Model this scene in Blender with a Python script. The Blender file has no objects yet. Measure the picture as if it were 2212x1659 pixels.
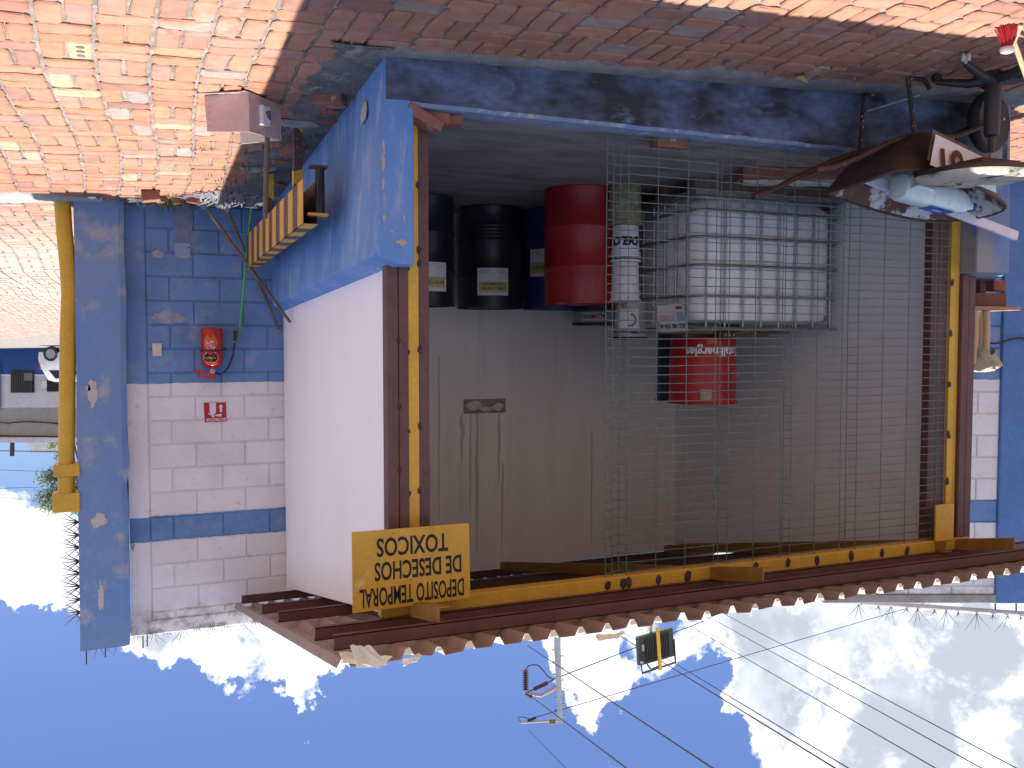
import bpy, bmesh, math, random
from mathutils import Vector, Matrix, noise
R = math.radians
sc = bpy.context.scene
COL = sc.collection
random.seed(7)

# ------------------------------------------------------------------ camera
# world axes follow the shed: +X along its front, +Y into it, +Z up; origin at the foot of the shed's front corner.
FOC, HOR, PSI = 1950.0, 735.0, R(22.5)
PIT = math.atan((829.5 - HOR) / FOC)
CAM = Vector((1.124, -4.297, 1.368))
CP, SP, CS, SN = math.cos(PIT), math.sin(PIT), math.cos(PSI), math.sin(PSI)
cam = bpy.data.cameras.new('camera')
cam.sensor_width = 36.0
cam.lens = 36.0 * FOC / 2212.0
cam.clip_start = 0.05
cam.clip_end = 3000
co = bpy.data.objects.new('camera', cam)
COL.objects.link(co)
fw = Vector((-SN * CP, CS * CP, SP))
rt = Vector((CS, SN, 0))
up = rt.cross(fw)
# the photograph was taken with the phone upside down: the camera is rolled by half a turn
co.matrix_world = Matrix(((-rt.x, -up.x, -fw.x, CAM.x), (-rt.y, -up.y, -fw.y, CAM.y), (-rt.z, -up.z, -fw.z, CAM.z), (0, 0, 0, 1)))
sc.camera = co


def ray(px, py):
    a = (1106 - px) / FOC
    b = (py - 829.5) / FOC
    f, u = CP - b * SP, SP + b * CP
    return Vector((a * CS - f * SN, a * SN + f * CS, u))


def _pl(px, py, ax, v):
    r = ray(px, py)
    return CAM + r * ((v - CAM[ax]) / r[ax])


def AX(px, py, v): return _pl(px, py, 0, v)
def AY(px, py, v): return _pl(px, py, 1, v)
def AZ(px, py, v): return _pl(px, py, 2, v)
def AD(px, py, d): return CAM + ray(px, py) * d          # at a distance d along the view axis (level)


def zg(x, y):
    y = max(-12, min(46, y))
    yy = .055 * y if y < 8 else .44 + .035 * (y - 8)
    return .042 * max(-6, min(2.5, x)) + yy


def AG(px, py):
    r = ray(px, py)
    t = .5
    while t < 80:
        p = CAM + r * t
        if p.z < zg(p.x, p.y):
            return p
        t += .004
    return p


# ------------------------------------------------------------------ sky and sun
SUNV = Vector((-.03, .075, 1.0)).normalized()
w = bpy.data.worlds.new('World')
sc.world = w
w.use_nodes = True
nt = w.node_tree
nt.nodes.clear()
N = nt.nodes.new
L = nt.links.new
sky = N('ShaderNodeTexSky')
sky.sky_type = 'NISHITA'
sky.sun_disc = False
sky.sun_elevation = math.asin(SUNV.z)
sky.sun_rotation = math.atan2(SUNV.x, SUNV.y)
sky.air_density = 1.0
sky.dust_density = .6
sky.ozone_density = 2.2
tc = N('ShaderNodeTexCoord')


def wnode(t, **k):
    n = N(t)
    for a, v in k.items():
        setattr(n, a, v)
    return n


def wmath(op, a, b=None, clamp=False):
    n = wnode('ShaderNodeMath', operation=op, use_clamp=clamp)
    for i, v in enumerate((a, b)):
        if v is None:
            continue
        if hasattr(v, 'is_linked'):
            L(v, n.inputs[i])
        else:
            n.inputs[i].default_value = v
    return n.outputs[0]


def wnoise(scale, detail, rough, off, dist=0.0):
    m = N('ShaderNodeMapping')
    m.inputs['Location'].default_value = off
    L(tc.outputs['Generated'], m.inputs[0])
    n = N('ShaderNodeTexNoise')
    n.inputs['Scale'].default_value = scale
    n.inputs['Detail'].default_value = detail
    n.inputs['Roughness'].default_value = rough
    n.inputs['Distortion'].default_value = dist
    L(m.outputs[0], n.inputs['Vector'])
    return n.outputs[0]


big = wnoise(2.1, 3, .5, (3.1, 1.7, .4))
fine = wnoise(13.0, 9, .64, (1.3, 4.2, 2.2), .15)
field = wmath('ADD', wmath('MULTIPLY', wmath('SUBTRACT', big, .35), .9), wmath('MULTIPLY', wmath('SUBTRACT', fine, .5), 2.3))
# cumulus positions (directions) and clear gaps between them
BLOBS = [(60, 1200, 5.0, .6), (15, 1150, 4.0, .35), (120, 1225, 2.6, .35), (340, 1395, 3.4, .6), (440, 1400, 3.2, .6), (530, 1405, 3.8, .62), (640, 1420, 3.6, .62), (700, 1425, 2.8, .5), (680, 1470, 1.7, .4), (580, 1450, 2.0, .35),
         (1290, 1440, 3.4, .6), (1350, 1480, 2.8, .5), (1285, 1520, 2.0, .45), (1235, 1420, 2.2, .3),
         (1560, 1395, 3.6, .5), (1650, 1375, 3.6, .5), (1740, 1480, 4.6, .62), (1900, 1430, 7.0, .68), (1820, 1590, 5.4, .62), (2080, 1520, 8.0, .72), (2000, 1680, 7.5, .6), (1690, 1580, 2.6, .5), (1680, 1650, 3.0, .5), (2250, 1400, 6, .4),
         (400, 1660, 7.6, -.8), (650, 1640, 5.2, -.8), (900, 1600, 8.0, -.8), (130, 1470, 5.6, -.8), (30, 1400, 3.2, -.6), (1480, 1600, 4.2, -.6), (1110, 1430, 3.0, -.55), (960, 1470, 4.4, -.6), (1590, 1440, 1.8, -.5), (1520, 1480, 2.6, -.5), (1450, 1550, 2.6, -.5), (60, 1040, 3.4, -.42), (2195, 1335, 2.0, -.6), (820, 1520, 3.0, -.6), (420, 1520, 2.6, -.5), (250, 1520, 3.0, -.6), (1180, 1600, 3.4, -.6)]
wn = N('ShaderNodeTexNoise')
wn.inputs['Scale'].default_value = 9.0
wn.inputs['Detail'].default_value = 6
wn.inputs['Roughness'].default_value = .62
L(tc.outputs['Generated'], wn.inputs['Vector'])
wv = wnode('ShaderNodeVectorMath', operation='SUBTRACT')
L(wn.outputs['Color'], wv.inputs[0])
wv.inputs[1].default_value = (.5, .5, .5)
ws = wnode('ShaderNodeVectorMath', operation='SCALE')
L(wv.outputs[0], ws.inputs[0])
ws.inputs['Scale'].default_value = .16
wa = wnode('ShaderNodeVectorMath', operation='ADD')
L(tc.outputs['Generated'], wa.inputs[0])
L(ws.outputs[0], wa.inputs[1])
wd_ = wnode('ShaderNodeVectorMath', operation='NORMALIZE')
L(wa.outputs[0], wd_.inputs[0])
blobsum = wmath('ADD', 0.0, 0.0)
for px, py, rad, amp in BLOBS:
    d = ray(px, py).normalized()
    vm = wnode('ShaderNodeVectorMath', operation='DOT_PRODUCT')
    L(wd_.outputs[0], vm.inputs[0])
    vm.inputs[1].default_value = d
    mr = wnode('ShaderNodeMapRange', interpolation_type='SMOOTHSTEP')
    L(vm.outputs['Value'], mr.inputs['Value'])
    mr.inputs['From Min'].default_value = math.cos(R(rad))
    mr.inputs['From Max'].default_value = math.cos(R(rad * .12))
    mr.inputs['To Min'].default_value = 0
    mr.inputs['To Max'].default_value = (amp if amp > 0 else amp * 1.1)
    blobsum = wmath('ADD', blobsum, mr.outputs[0])
blobc = wnode('ShaderNodeClamp')
L(blobsum, blobc.inputs['Value'])
blobc.inputs['Min'].default_value = -.62
blobc.inputs['Max'].default_value = .52
field = wmath('ADD', field, blobc.outputs[0])
mask = wnode('ShaderNodeMapRange', interpolation_type='SMOOTHSTEP')
L(field, mask.inputs['Value'])
mask.inputs['From Min'].default_value = .06
mask.inputs['From Max'].default_value = .40
thick = wnode('ShaderNodeMapRange', interpolation_type='SMOOTHSTEP')
L(field, thick.inputs['Value'])
thick.inputs['From Min'].default_value = .30
thick.inputs['From Max'].default_value = .75
sh2 = wnode('ShaderNodeMapRange')
L(wnoise(4.0, 6, .55, (7.7, .3, 5.1)), sh2.inputs['Value'])
sh2.inputs['From Min'].default_value = .36
sh2.inputs['From Max'].default_value = .56
shade = wmath('MULTIPLY', thick.outputs[0], sh2.outputs[0], True)
ccol = wnode('ShaderNodeMix', data_type='RGBA')
ccol.inputs[6].default_value = (2.75, 2.85, 3.05, 1)
ccol.inputs[7].default_value = (1.1, 1.18, 1.33, 1)
L(shade, ccol.inputs[0])
skyg = wnode('ShaderNodeMix', data_type='RGBA', blend_type='MULTIPLY')
skyg.inputs[0].default_value = 1
skyg.inputs[7].default_value = (.180, .192, .258, 1)
L(sky.outputs[0], skyg.inputs[6])
cm = wnode('ShaderNodeMix', data_type='RGBA')
L(wmath('MULTIPLY', mask.outputs[0], .97), cm.inputs[0])
L(skyg.outputs[2], cm.inputs[6])
L(ccol.outputs[2], cm.inputs[7])
bg = N('ShaderNodeBackground')
bg.inputs[1].default_value = .118
L(cm.outputs[2], bg.inputs[0])
wo = N('ShaderNodeOutputWorld')
L(bg.outputs[0], wo.inputs[0])

sun = bpy.data.lights.new('sun', 'SUN')
sun.energy = 2.0
sun.angle = R(.55)
sun.color = (1.0, .95, .86)
so = bpy.data.objects.new('sun', sun)
so.rotation_euler = SUNV.to_track_quat('Z', 'Y').to_euler()
COL.objects.link(so)
sc.view_settings.view_transform = 'Standard'
sc.view_settings.look = 'None'
sc.view_settings.gamma = 1
sc.view_settings.exposure = 2.32
sc.cycles.max_bounces = 8
sc.cycles.diffuse_bounces = 6
w.cycles.sampling_method = 'MANUAL'
w.cycles.sample_map_resolution = 512

# ------------------------------------------------------------------ materials
MATS = {}


def mat(name, c, c2=None, rough=.8, scale=6, lo=.4, hi=.65, bump=.15, bscale=70, metal=0, spec=.4, stretch=(1, 1, 1), c3=None, s3=20, lo3=.6, hi3=.66, bdist=.004, trans=0, mott=.5):
    """plain procedural paint / metal / concrete: two tones in patches, an optional third as sharp-edged wear, fine relief"""
    if name in MATS:
        return MATS[name]
    m = bpy.data.materials.new(name)
    m.use_nodes = True
    t = m.node_tree
    b = t.nodes['Principled BSDF']
    b.inputs['Roughness'].default_value = rough
    b.inputs['Metallic'].default_value = metal
    b.inputs['Specular IOR Level'].default_value = spec
    if trans:
        b.inputs['Transmission Weight'].default_value = trans
    tcn = t.nodes.new('ShaderNodeTexCoord')
    mp = t.nodes.new('ShaderNodeMapping')
    mp.inputs['Scale'].default_value = stretch
    t.links.new(tcn.outputs['Object'], mp.inputs[0])

    def nz(s, d=3, r=.6):
        n = t.nodes.new('ShaderNodeTexNoise')
        n.inputs['Scale'].default_value = s
        n.inputs['Detail'].default_value = d
        n.inputs['Roughness'].default_value = r
        t.links.new(mp.outputs[0], n.inputs['Vector'])
        return n.outputs[0]

    def rng(v, a, bb, lo=0, hi=1):
        n = t.nodes.new('ShaderNodeMapRange')
        n.inputs['From Min'].default_value = a
        n.inputs['From Max'].default_value = bb
        n.inputs['To Min'].default_value = lo
        n.inputs['To Max'].default_value = hi
        t.links.new(v, n.inputs['Value'])
        return n.outputs[0]

    def mix(f, a, bb):
        n = t.nodes.new('ShaderNodeMix')
        n.data_type = 'RGBA'
        t.links.new(f, n.inputs[0])
        for i, v in ((6, a), (7, bb)):
            if isinstance(v, tuple):
                n.inputs[i].default_value = (*v, 1)
            else:
                t.links.new(v, n.inputs[i])
        return n.outputs[2]
    c2 = c2 or tuple(x * .8 for x in c)
    out = mix(rng(nz(scale), lo, hi), c, c2)
    out = mix(rng(nz(scale * 9, 3), .35, .75, 0, mott), out, tuple(x * .78 for x in c2))
    if c3:
        out = mix(rng(nz(s3, 5, .65), lo3, hi3), out, c3)
    t.links.new(out, b.inputs['Base Color'])
    if bump:
        bp = t.nodes.new('ShaderNodeBump')
        bp.inputs['Strength'].default_value = bump
        bp.inputs['Distance'].default_value = bdist
        t.links.new(nz(bscale, 3, .65), bp.inputs['Height'])
        t.links.new(bp.outputs[0], b.inputs['Normal'])
    rr = t.nodes.new('ShaderNodeMapRange')
    rr.inputs['To Min'].default_value = max(.03, rough - .12)
    rr.inputs['To Max'].default_value = min(1, rough + .1)
    t.links.new(nz(scale * 4, 4), rr.inputs['Value'])
    t.links.new(rr.outputs[0], b.inputs['Roughness'])
    MATS[name] = m
    return m


BLUE = (.145, .28, .55)
M_blue = mat('blue_paint', BLUE, (.065, .15, .38), rough=.75, scale=3.5, bump=.35, bscale=55, c3=(.20, .30, .46), s3=9, lo3=.60, hi3=.80, stretch=(1, 1, .6))
M_bluep = mat('blue_plinth', (.10, .24, .56), (.16, .31, .60), rough=.75, scale=2.6, bump=.35, bscale=45, c3=(.36, .44, .58), s3=11, lo3=.52, hi3=.76, stretch=(1, 1, .28))
M_bcol = mat('blue_column', (.13, .25, .50), (.17, .27, .45), rough=.8, scale=3, bump=.8, bscale=30, c3=(.30, .34, .40), s3=3.5, lo3=.53, hi3=.64)
M_curb = mat('blue_curb_sooty', (.13, .18, .31), (.038, .038, .046), rough=.85, scale=3.4, lo=.36, hi=.60, bump=.35, bscale=40, c3=(.15, .2, .34), s3=7, lo3=.6, hi3=.75, stretch=(.6, 1, 1.3))
M_bwhite = mat('white_block_paint', (.70, .67, .69), (.58, .55, .56), rough=.85, scale=3, bump=.55, bscale=90, c3=(.34, .30, .28), s3=16, lo3=.70, hi3=.76)
M_white = mat('white_plaster', (.84, .84, .88), (.81, .81, .85), rough=.85, scale=1.2, bump=.06, bscale=40, mott=.06)
M_mortar = mat('mortar', (.38, .36, .35), (.22, .2, .2), rough=.95, scale=20, bump=.6, bscale=80)
M_conc = mat('concrete', (.36, .35, .34), (.24, .235, .23), rough=.92, scale=5, bump=.6, bscale=60)
M_floor = mat('store_floor', (.29, .28, .28), (.17, .165, .17), rough=.8, scale=3.5, bump=.3, bscale=40, stretch=(.6, 1.6, 1))
M_back = mat('bare_back_wall', (.82, .80, .775), (.76, .74, .72), rough=.9, scale=2, bump=.25, bscale=30, c3=(.70, .675, .65), s3=7, lo3=.54, hi3=.74, stretch=(1.3, 1, .12), mott=.12)
M_left = mat('grey_white_wall', (.84, .845, .855), (.80, .805, .815), rough=.9, scale=2, bump=.12, bscale=40, c3=(.36, .33, .32), s3=30, lo3=.77, hi3=.79, mott=.08)
M_brown = mat('brown_primer', (.125, .06, .058), (.10, .046, .045), rough=.55, scale=5, bump=.1, bscale=60, c3=(.06, .035, .03), s3=12, lo3=.62, hi3=.7)
M_yel = mat('yellow_enamel', (.62, .38, .05), (.52, .31, .045), rough=.5, scale=5, bump=.08, bscale=60, c3=(.12, .07, .04), s3=22, lo3=.70, hi3=.74)
M_rafter = mat('ochre_channel', (.34, .19, .04), (.24, .13, .03), rough=.55, scale=5, c3=(.16, .07, .03), s3=14, lo3=.62, hi3=.7)
M_weld = mat('burnt_weld', (.035, .025, .025), (.06, .04, .035), rough=.7, scale=40)
M_roofb = mat('roof_underside', (.33, .26, .235), (.28, .22, .20), rough=.6, scale=4, bump=.05, bscale=30, c3=(.26, .17, .11), s3=7, lo3=.66, hi3=.8)
M_cream = mat('roof_cream', (.72, .70, .60), (.62, .60, .50), rough=.5, scale=8)
M_mesh = mat('green_wire', (.085, .135, .13), (.13, .185, .18), rough=.4, scale=8, bump=0, metal=.25)
M_galv = mat('galvanised', (.42, .42, .43), (.30, .28, .27), rough=.45, scale=20, metal=.7, bump=.05)
M_black = mat('black_drum', (.012, .012, .02), (.02, .02, .032), rough=.4, scale=6, bump=.05, c3=(.07, .065, .06), s3=6, lo3=.58, hi3=.78)
M_navy = mat('navy_drum', (.012, .022, .13), (.015, .03, .16), rough=.38, scale=6, bump=.03)
M_red = mat('red_drum', (.30, .014, .022), (.24, .012, .018), rough=.38, scale=5, bump=.03, c3=(.16, .06, .055), s3=7, lo3=.60, hi3=.78)
M_redp = mat('red_pail', (.42, .018, .025), (.34, .014, .02), rough=.33, scale=5, bump=.03)
M_redx = mat('extinguisher_red', (.46, .02, .022), (.38, .018, .02), rough=.3, scale=5, bump=.02)
M_plastic = mat('tank_plastic', (.86, .88, .90), (.80, .82, .84), rough=.35, scale=2, bump=.02, c3=(.46, .45, .43), s3=5, lo3=.58, hi3=.8)
M_jug = mat('jug_plastic', (.72, .80, .76), (.66, .74, .72), rough=.3, scale=4, bump=.02)
M_paper = mat('paper', (.74, .74, .76), (.68, .68, .70), rough=.8, scale=8, bump=.03)
M_pyel = mat('paper_yellow', (.55, .50, .20), (.50, .45, .18), rough=.8, scale=8, bump=0)
M_ink = mat('ink', (.02, .02, .03), rough=.8, bump=0)
M_inkb = mat('ink_blue', (.05, .12, .35), rough=.8, bump=0)
M_inkr = mat('ink_maroon', (.20, .02, .03), rough=.8, bump=0)
M_wtext = mat('white_paint_print', (.78, .76, .76), rough=.6, bump=0)
M_moss = mat('mossy_pail', (.36, .35, .20), (.16, .15, .09), rough=.9, scale=22, bump=.5, bscale=60, c3=(.30, .14, .05), s3=9, lo3=.6, hi3=.7)
M_pailw = mat('white_pail', (.74, .75, .78), (.64, .65, .68), rough=.45, scale=6)
M_teal = mat('teal_pail', (.30, .40, .40), (.36, .37, .36), rough=.6, scale=14, c3=(.2, .15, .12), s3=14, lo3=.58, hi3=.64)
M_maroon = mat('maroon_rim', (.10, .02, .025), rough=.5)
M_wood = mat('old_wood', (.19, .13, .095), (.13, .085, .06), rough=.8, scale=6, stretch=(6, 6, .8), bump=.3)
M_board = mat('pale_wood', (.52, .38, .22), (.42, .29, .16), rough=.75, scale=6, stretch=(5, 5, .8), bump=.2)
M_green = mat('green_stick', (.07, .46, .14), (.05, .36, .11), rough=.4, scale=9)
M_mop = mat('mop_string', (.20, .19, .215), (.30, .285, .30), rough=.95, scale=14, bump=.5)
M_stripb = mat('barrier_brown', (.075, .045, .05), (.10, .06, .065), rough=.6, scale=12, c3=(.36, .25, .19), s3=34, lo3=.60, hi3=.64)
M_stripy = mat('barrier_yellow', (.66, .41, .05), (.56, .34, .05), rough=.5, scale=8, c3=(.16, .08, .05), s3=17, lo3=.66, hi3=.69)
M_blk = mat('black_rubber', (.018, .018, .02), (.03, .03, .032), rough=.6, scale=12)
M_dust = mat('tan_sheet_metal', (.62, .45, .40), (.55, .39, .35), rough=.6, scale=5, bump=.06, c3=(.14, .09, .08), s3=14, lo3=.68, hi3=.74)
M_rust = mat('rust', (.13, .05, .028), (.08, .035, .022), rough=.85, scale=9, bump=.4)
M_tray = mat('tray_outside', (.02, .016, .018), (.055, .03, .022), rough=.55, scale=4, bump=.15, c3=(.13, .055, .03), s3=5, lo3=.58, hi3=.72)
M_trayin = mat('tray_inside', (.15, .075, .05), (.11, .055, .038), rough=.85, scale=6, bump=.3, c3=(.52, .53, .54), s3=4, lo3=.48, hi3=.54)
M_clay = mat('clay_brick', (.30, .125, .09), (.22, .10, .075), rough=.9, scale=9, bump=.5, bscale=90, c3=(.40, .34, .31), s3=12, lo3=.60, hi3=.72)
M_stone = mat('grey_stone', (.33, .32, .33), (.24, .23, .24), rough=.95, scale=12, bump=.5)
M_pipe = mat('yellow_pipe', (.60, .37, .035), (.52, .31, .03), rough=.45, scale=4, bump=.05, c3=(.36, .24, .05), s3=5, lo3=.62, hi3=.75)
M_spike = mat('spike_steel', (.10, .045, .04), (.06, .03, .03), rough=.6, scale=30)
M_fwhite = mat('far_white', (.62, .60, .60), (.55, .54, .54), rough=.9, scale=1)
M_fgrey = mat('far_grey', (.36, .34, .33), (.30, .29, .28), rough=.9, scale=1)
M_fblue = mat('far_blue', (.04, .10, .30), (.035, .085, .26), rough=.8, scale=1)
M_glass = mat('dark_glass', (.02, .022, .026), rough=.12, bump=0, spec=.6)
M_car = mat('car_white', (.78, .78, .80), rough=.25, scale=2, bump=0, spec=.6)
M_tail = mat('tail_red', (.35, .02, .03), rough=.2, bump=0)
M_trunk = mat('bark', (.10, .07, .05), rough=.95, scale=10)
M_wire = mat('cable', (.035, .035, .045), rough=.6, bump=0)
M_pole = mat('steel_pole', (.52, .55, .57), (.46, .49, .51), rough=.6, scale=.8, bump=0)
M_lamp = mat('lamp_black', (.03, .032, .036), (.045, .047, .05), rough=.45, scale=14)
M_dirt = mat('dark_dirt', (.17, .16, .155), (.105, .10, .098), rough=.97, scale=7, bump=.9, bscale=50, c3=(.27, .25, .24), s3=9, lo3=.55, hi3=.68, bdist=.02)
M_apron = mat('cement_apron', (.24, .23, .225), (.15, .145, .14), rough=.95, scale=6, bump=.8, bscale=60, c3=(.30, .30, .30), s3=9, lo3=.62, hi3=.72, bdist=.008)


def leafmat(name, c, c2):
    m = mat(name, c, c2, rough=.6, scale=3, bump=0)
    return m


M_leaf = leafmat('leaf_green', (.075, .12, .035), (.11, .15, .05))
M_weed = leafmat('weed_green', (.075, .10, .03), (.16, .14, .06))


def brickmat():
    m = bpy.data.materials.new('paving_brick')
    m.use_nodes = True
    t = m.node_tree
    b = t.nodes['Principled BSDF']
    b.inputs['Roughness'].default_value = .9
    b.inputs['Specular IOR Level'].default_value = .25
    at = t.nodes.new('ShaderNodeAttribute')
    at.attribute_name = 'tone'
    geo = t.nodes.new('ShaderNodeNewGeometry')

    def nz(s, d=3, r=.6):
        n = t.nodes.new('ShaderNodeTexNoise')
        n.inputs['Scale'].default_value = s
        n.inputs['Detail'].default_value = d
        n.inputs['Roughness'].default_value = r
        t.links.new(geo.outputs['Position'], n.inputs['Vector'])
        return n.outputs[0]

    def rng(v, a, bb, lo=0, hi=1):
        n = t.nodes.new('ShaderNodeMapRange')
        n.inputs['From Min'].default_value = a
        n.inputs['From Max'].default_value = bb
        n.inputs['To Min'].default_value = lo
        n.inputs['To Max'].default_value = hi
        t.links.new(v, n.inputs['Value'])
        return n.outputs[0]

    def mix(f, a, bb, mode='MIX'):
        n = t.nodes.new('ShaderNodeMix')
        n.data_type = 'RGBA'
        n.blend_type = mode
        if isinstance(f, float):
            n.inputs[0].default_value = f
        else:
            t.links.new(f, n.inputs[0])
        for i, v in ((6, a), (7, bb)):
            if isinstance(v, tuple):
                n.inputs[i].default_value = (*v, 1)
            else:
                t.links.new(v, n.inputs[i])
        return n.outputs[2]
    c = at.outputs['Color']
    c = mix(rng(nz(14), .35, .7), c, mix(1.0, c, (.72, .66, .66), 'MULTIPLY'))
    c = mix(rng(nz(90, 3), .55, .8, 0, .35), c, (.30, .22, .18))
    # cement smears and dust left on the paving
    c = mix(rng(nz(2.4, 4), .3, .7, .10, .45), c, (.38, .225, .165))
    c = mix(rng(nz(1.7, 6, .68), .60, .70, 0, .8), c, (.33, .31, .29))
    c = mix(rng(nz(6.5, 5, .7), .66, .73, 0, .7), c, (.44, .41, .37))
    c = mix(rng(nz(.9, 4, .5), .52, .7, 0, .5), c, mix(1.0, c, (.62, .56, .55), 'MULTIPLY'))
    sp = t.nodes.new('ShaderNodeSeparateXYZ')
    t.links.new(geo.outputs['Position'], sp.inputs[0])
    c = mix(rng(sp.outputs[1], 3.9, 6.5, 0, .55), c, (.46, .36, .32))      # dusty, less used paving beyond the gate
    t.links.new(c, b.inputs['Base Color'])
    bp = t.nodes.new('ShaderNodeBump')
    bp.inputs['Strength'].default_value = .6
    bp.inputs['Distance'].default_value = .004
    t.links.new(nz(60, 4, .7), bp.inputs['Height'])
    t.links.new(bp.outputs[0], b.inputs['Normal'])
    MATS['brick'] = m
    return m


M_brick = brickmat()


# ------------------------------------------------------------------ mesh helpers
class MB:
    def __init__(s):
        s.v, s.f, s.m = [], [], []

    def poly(s, pts, mi=0):
        i = len(s.v)
        s.v += [Vector(p) for p in pts]
        s.f.append(tuple(range(i, i + len(pts))))
        s.m.append(mi)
        return s

    def hexa(s, p, mi=0):
        """8 points: bottom ring 0-3, top ring 4-7 (counter-clockwise seen from above)"""
        i = len(s.v)
        s.v += [Vector(q) for q in p]
        for a in ((3, 2, 1, 0), (4, 5, 6, 7), (0, 1, 5, 4), (1, 2, 6, 5), (2, 3, 7, 6), (3, 0, 4, 7)):
            s.f.append(tuple(i + k for k in a))
            s.m.append(mi)
        return s

    def box(s, x0, x1, y0, y1, z0, z1, mi=0):
        return s.hexa([(x0, y0, z0), (x1, y0, z0), (x1, y1, z0), (x0, y1, z0), (x0, y0, z1), (x1, y0, z1), (x1, y1, z1), (x0, y1, z1)], mi)

    def obox(s, c, ax, ay, az, mi=0):
        c, ax, ay, az = map(Vector, (c, ax, ay, az))
        return s.hexa([c - ax - ay - az, c + ax - ay - az, c + ax + ay - az, c - ax + ay - az, c - ax - ay + az, c + ax - ay + az, c + ax + ay + az, c - ax + ay + az], mi)

    def tube(s, pts, r, n=8, mi=0, cap=True):
        pts = [Vector(p) for p in pts]
        rs = r if isinstance(r, (list, tuple)) else [r] * len(pts)
        base = len(s.v)
        prev = None
        for k, p in enumerate(pts):
            d = (pts[min(k + 1, len(pts) - 1)] - pts[max(k - 1, 0)]).normalized()
            if prev is None:
                u = d.cross(Vector((0, 0, 1)))
                if u.length < .05:
                    u = d.cross(Vector((1, 0, 0)))
                u.normalize()
            else:
                u = (prev - d * prev.dot(d)).normalized()
            prev = u
            v = d.cross(u)
            for j in range(n):
                a = 2 * math.pi * j / n
                s.v.append(p + (u * math.cos(a) + v * math.sin(a)) * rs[k])
        for k in range(len(pts) - 1):
            for j in range(n):
                a, b2 = base + k * n + j, base + k * n + (j + 1) % n
                s.f.append((a, b2, b2 + n, a + n))
                s.m.append(mi)
        if cap:
            s.f.append(tuple(base + j for j in reversed(range(n))))
            s.m.append(mi)
            e = base + (len(pts) - 1) * n
            s.f.append(tuple(e + j for j in range(n)))
            s.m.append(mi)
        return s

    def lathe(s, prof, c=(0, 0, 0), n=24, mi=0, axis=None, cap=True):
        """prof: (r, h) from one end to the other, about axis (default +Z)"""
        c = Vector(c)
        ax = Vector(axis).normalized() if axis else Vector((0, 0, 1))
        u = ax.orthogonal().normalized()
        v = ax.cross(u)
        base = len(s.v)
        for r, h in prof:
            for j in range(n):
                a = 2 * math.pi * j / n
                s.v.append(c + ax * h + (u * math.cos(a) + v * math.sin(a)) * r)
        for k in range(len(prof) - 1):
            for j in range(n):
                a, b2 = base + k * n + j, base + k * n + (j + 1) % n
                s.f.append((a, b2, b2 + n, a + n))
                s.m.append(mi)
        if cap:
            s.f.append(tuple(base + j for j in reversed(range(n))))
            s.m.append(mi)
            e = base + (len(prof) - 1) * n
            s.f.append(tuple(e + j for j in range(n)))
            s.m.append(mi)
        return s

    def cpatch(s, c, r, a0, a1, z0, z1, n=10, mi=0):
        """patch of a vertical cylinder, a label wrapped round a drum"""
        i = len(s.v)
        c = Vector(c)
        for k in range(n + 1):
            a = a0 + (a1 - a0) * k / n
            for z in (z0, z1):
                s.v.append(c + Vector((math.cos(a) * r, math.sin(a) * r, z)))
        for k in range(n):
            s.f.append((i + 2 * k, i + 2 * k + 2, i + 2 * k + 3, i + 2 * k + 1))
            s.m.append(mi)
        return s

    def loft(s, loops, mi=0, cap0=False, cap1=False):
        i = len(s.v)
        n = len(loops[0])
        for lp in loops:
            s.v += [Vector(p) for p in lp]
        for k in range(len(loops) - 1):
            for j in range(n):
                a, b2 = i + k * n + j, i + k * n + (j + 1) % n
                s.f.append((a, b2, b2 + n, a + n))
                s.m.append(mi)
        if cap0:
            s.f.append(tuple(i + j for j in reversed(range(n))))
            s.m.append(mi)
        if cap1:
            e = i + (len(loops) - 1) * n
            s.f.append(tuple(e + j for j in range(n)))
            s.m.append(mi)
        return s

    def blob(s, c, rx, ry, rz, seed, jag=.25, mi=0, sub=1):
        bm = bmesh.new()
        bmesh.ops.create_icosphere(bm, subdivisions=sub, radius=1)
        i = len(s.v)
        c = Vector(c)
        for q in bm.verts:
            k = 1 + jag * noise.noise(q.co * 1.7 + Vector((seed * 3.1, seed, 0)))
            s.v.append(c + Vector((q.co.x * rx, q.co.y * ry, q.co.z * rz)) * k)
        for fc in bm.faces:
            s.f.append(tuple(i + q.index for q in fc.verts))
            s.m.append(mi)
        bm.free()
        return s

    def obj(s, name, mats, parent=None, smooth=False, bevel=0, solid=0):
        o = Vector((0, 0, 0))
        p = parent
        while p is not None:
            o = o + p.location
            p = p.parent
        me = bpy.data.meshes.new(name)
        me.from_pydata([q - o for q in s.v], [], s.f)
        if not isinstance(mats, (list, tuple)):
            mats = [mats]
        for m in mats:
            me.materials.append(m)
        if len(mats) > 1:
            me.polygons.foreach_set('material_index', s.m)
        me.update()
        ob = bpy.data.objects.new(name, me)
        COL.objects.link(ob)
        if parent is not None:
            ob.parent = parent
        if smooth:
            me.polygons.foreach_set('use_smooth', [True] * len(me.polygons))
            md = ob.modifiers.new('smooth', 'EDGE_SPLIT')
            md.split_angle = R(40)
        if solid:
            md = ob.modifiers.new('solid', 'SOLIDIFY')
            md.thickness = solid
            md.offset = 0
        if bevel:
            md = ob.modifiers.new('bevel', 'BEVEL')
            md.width = bevel
            md.segments = 2
            md.limit_method = 'ANGLE'
            md.angle_limit = R(40)
        return ob


def tag(o, label, cat, group=None, kind=None):
    if label:
        o['label'] = label
    if cat:
        o['category'] = cat
    if group:
        o['group'] = group
    if kind:
        o['kind'] = kind
    return o


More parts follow.
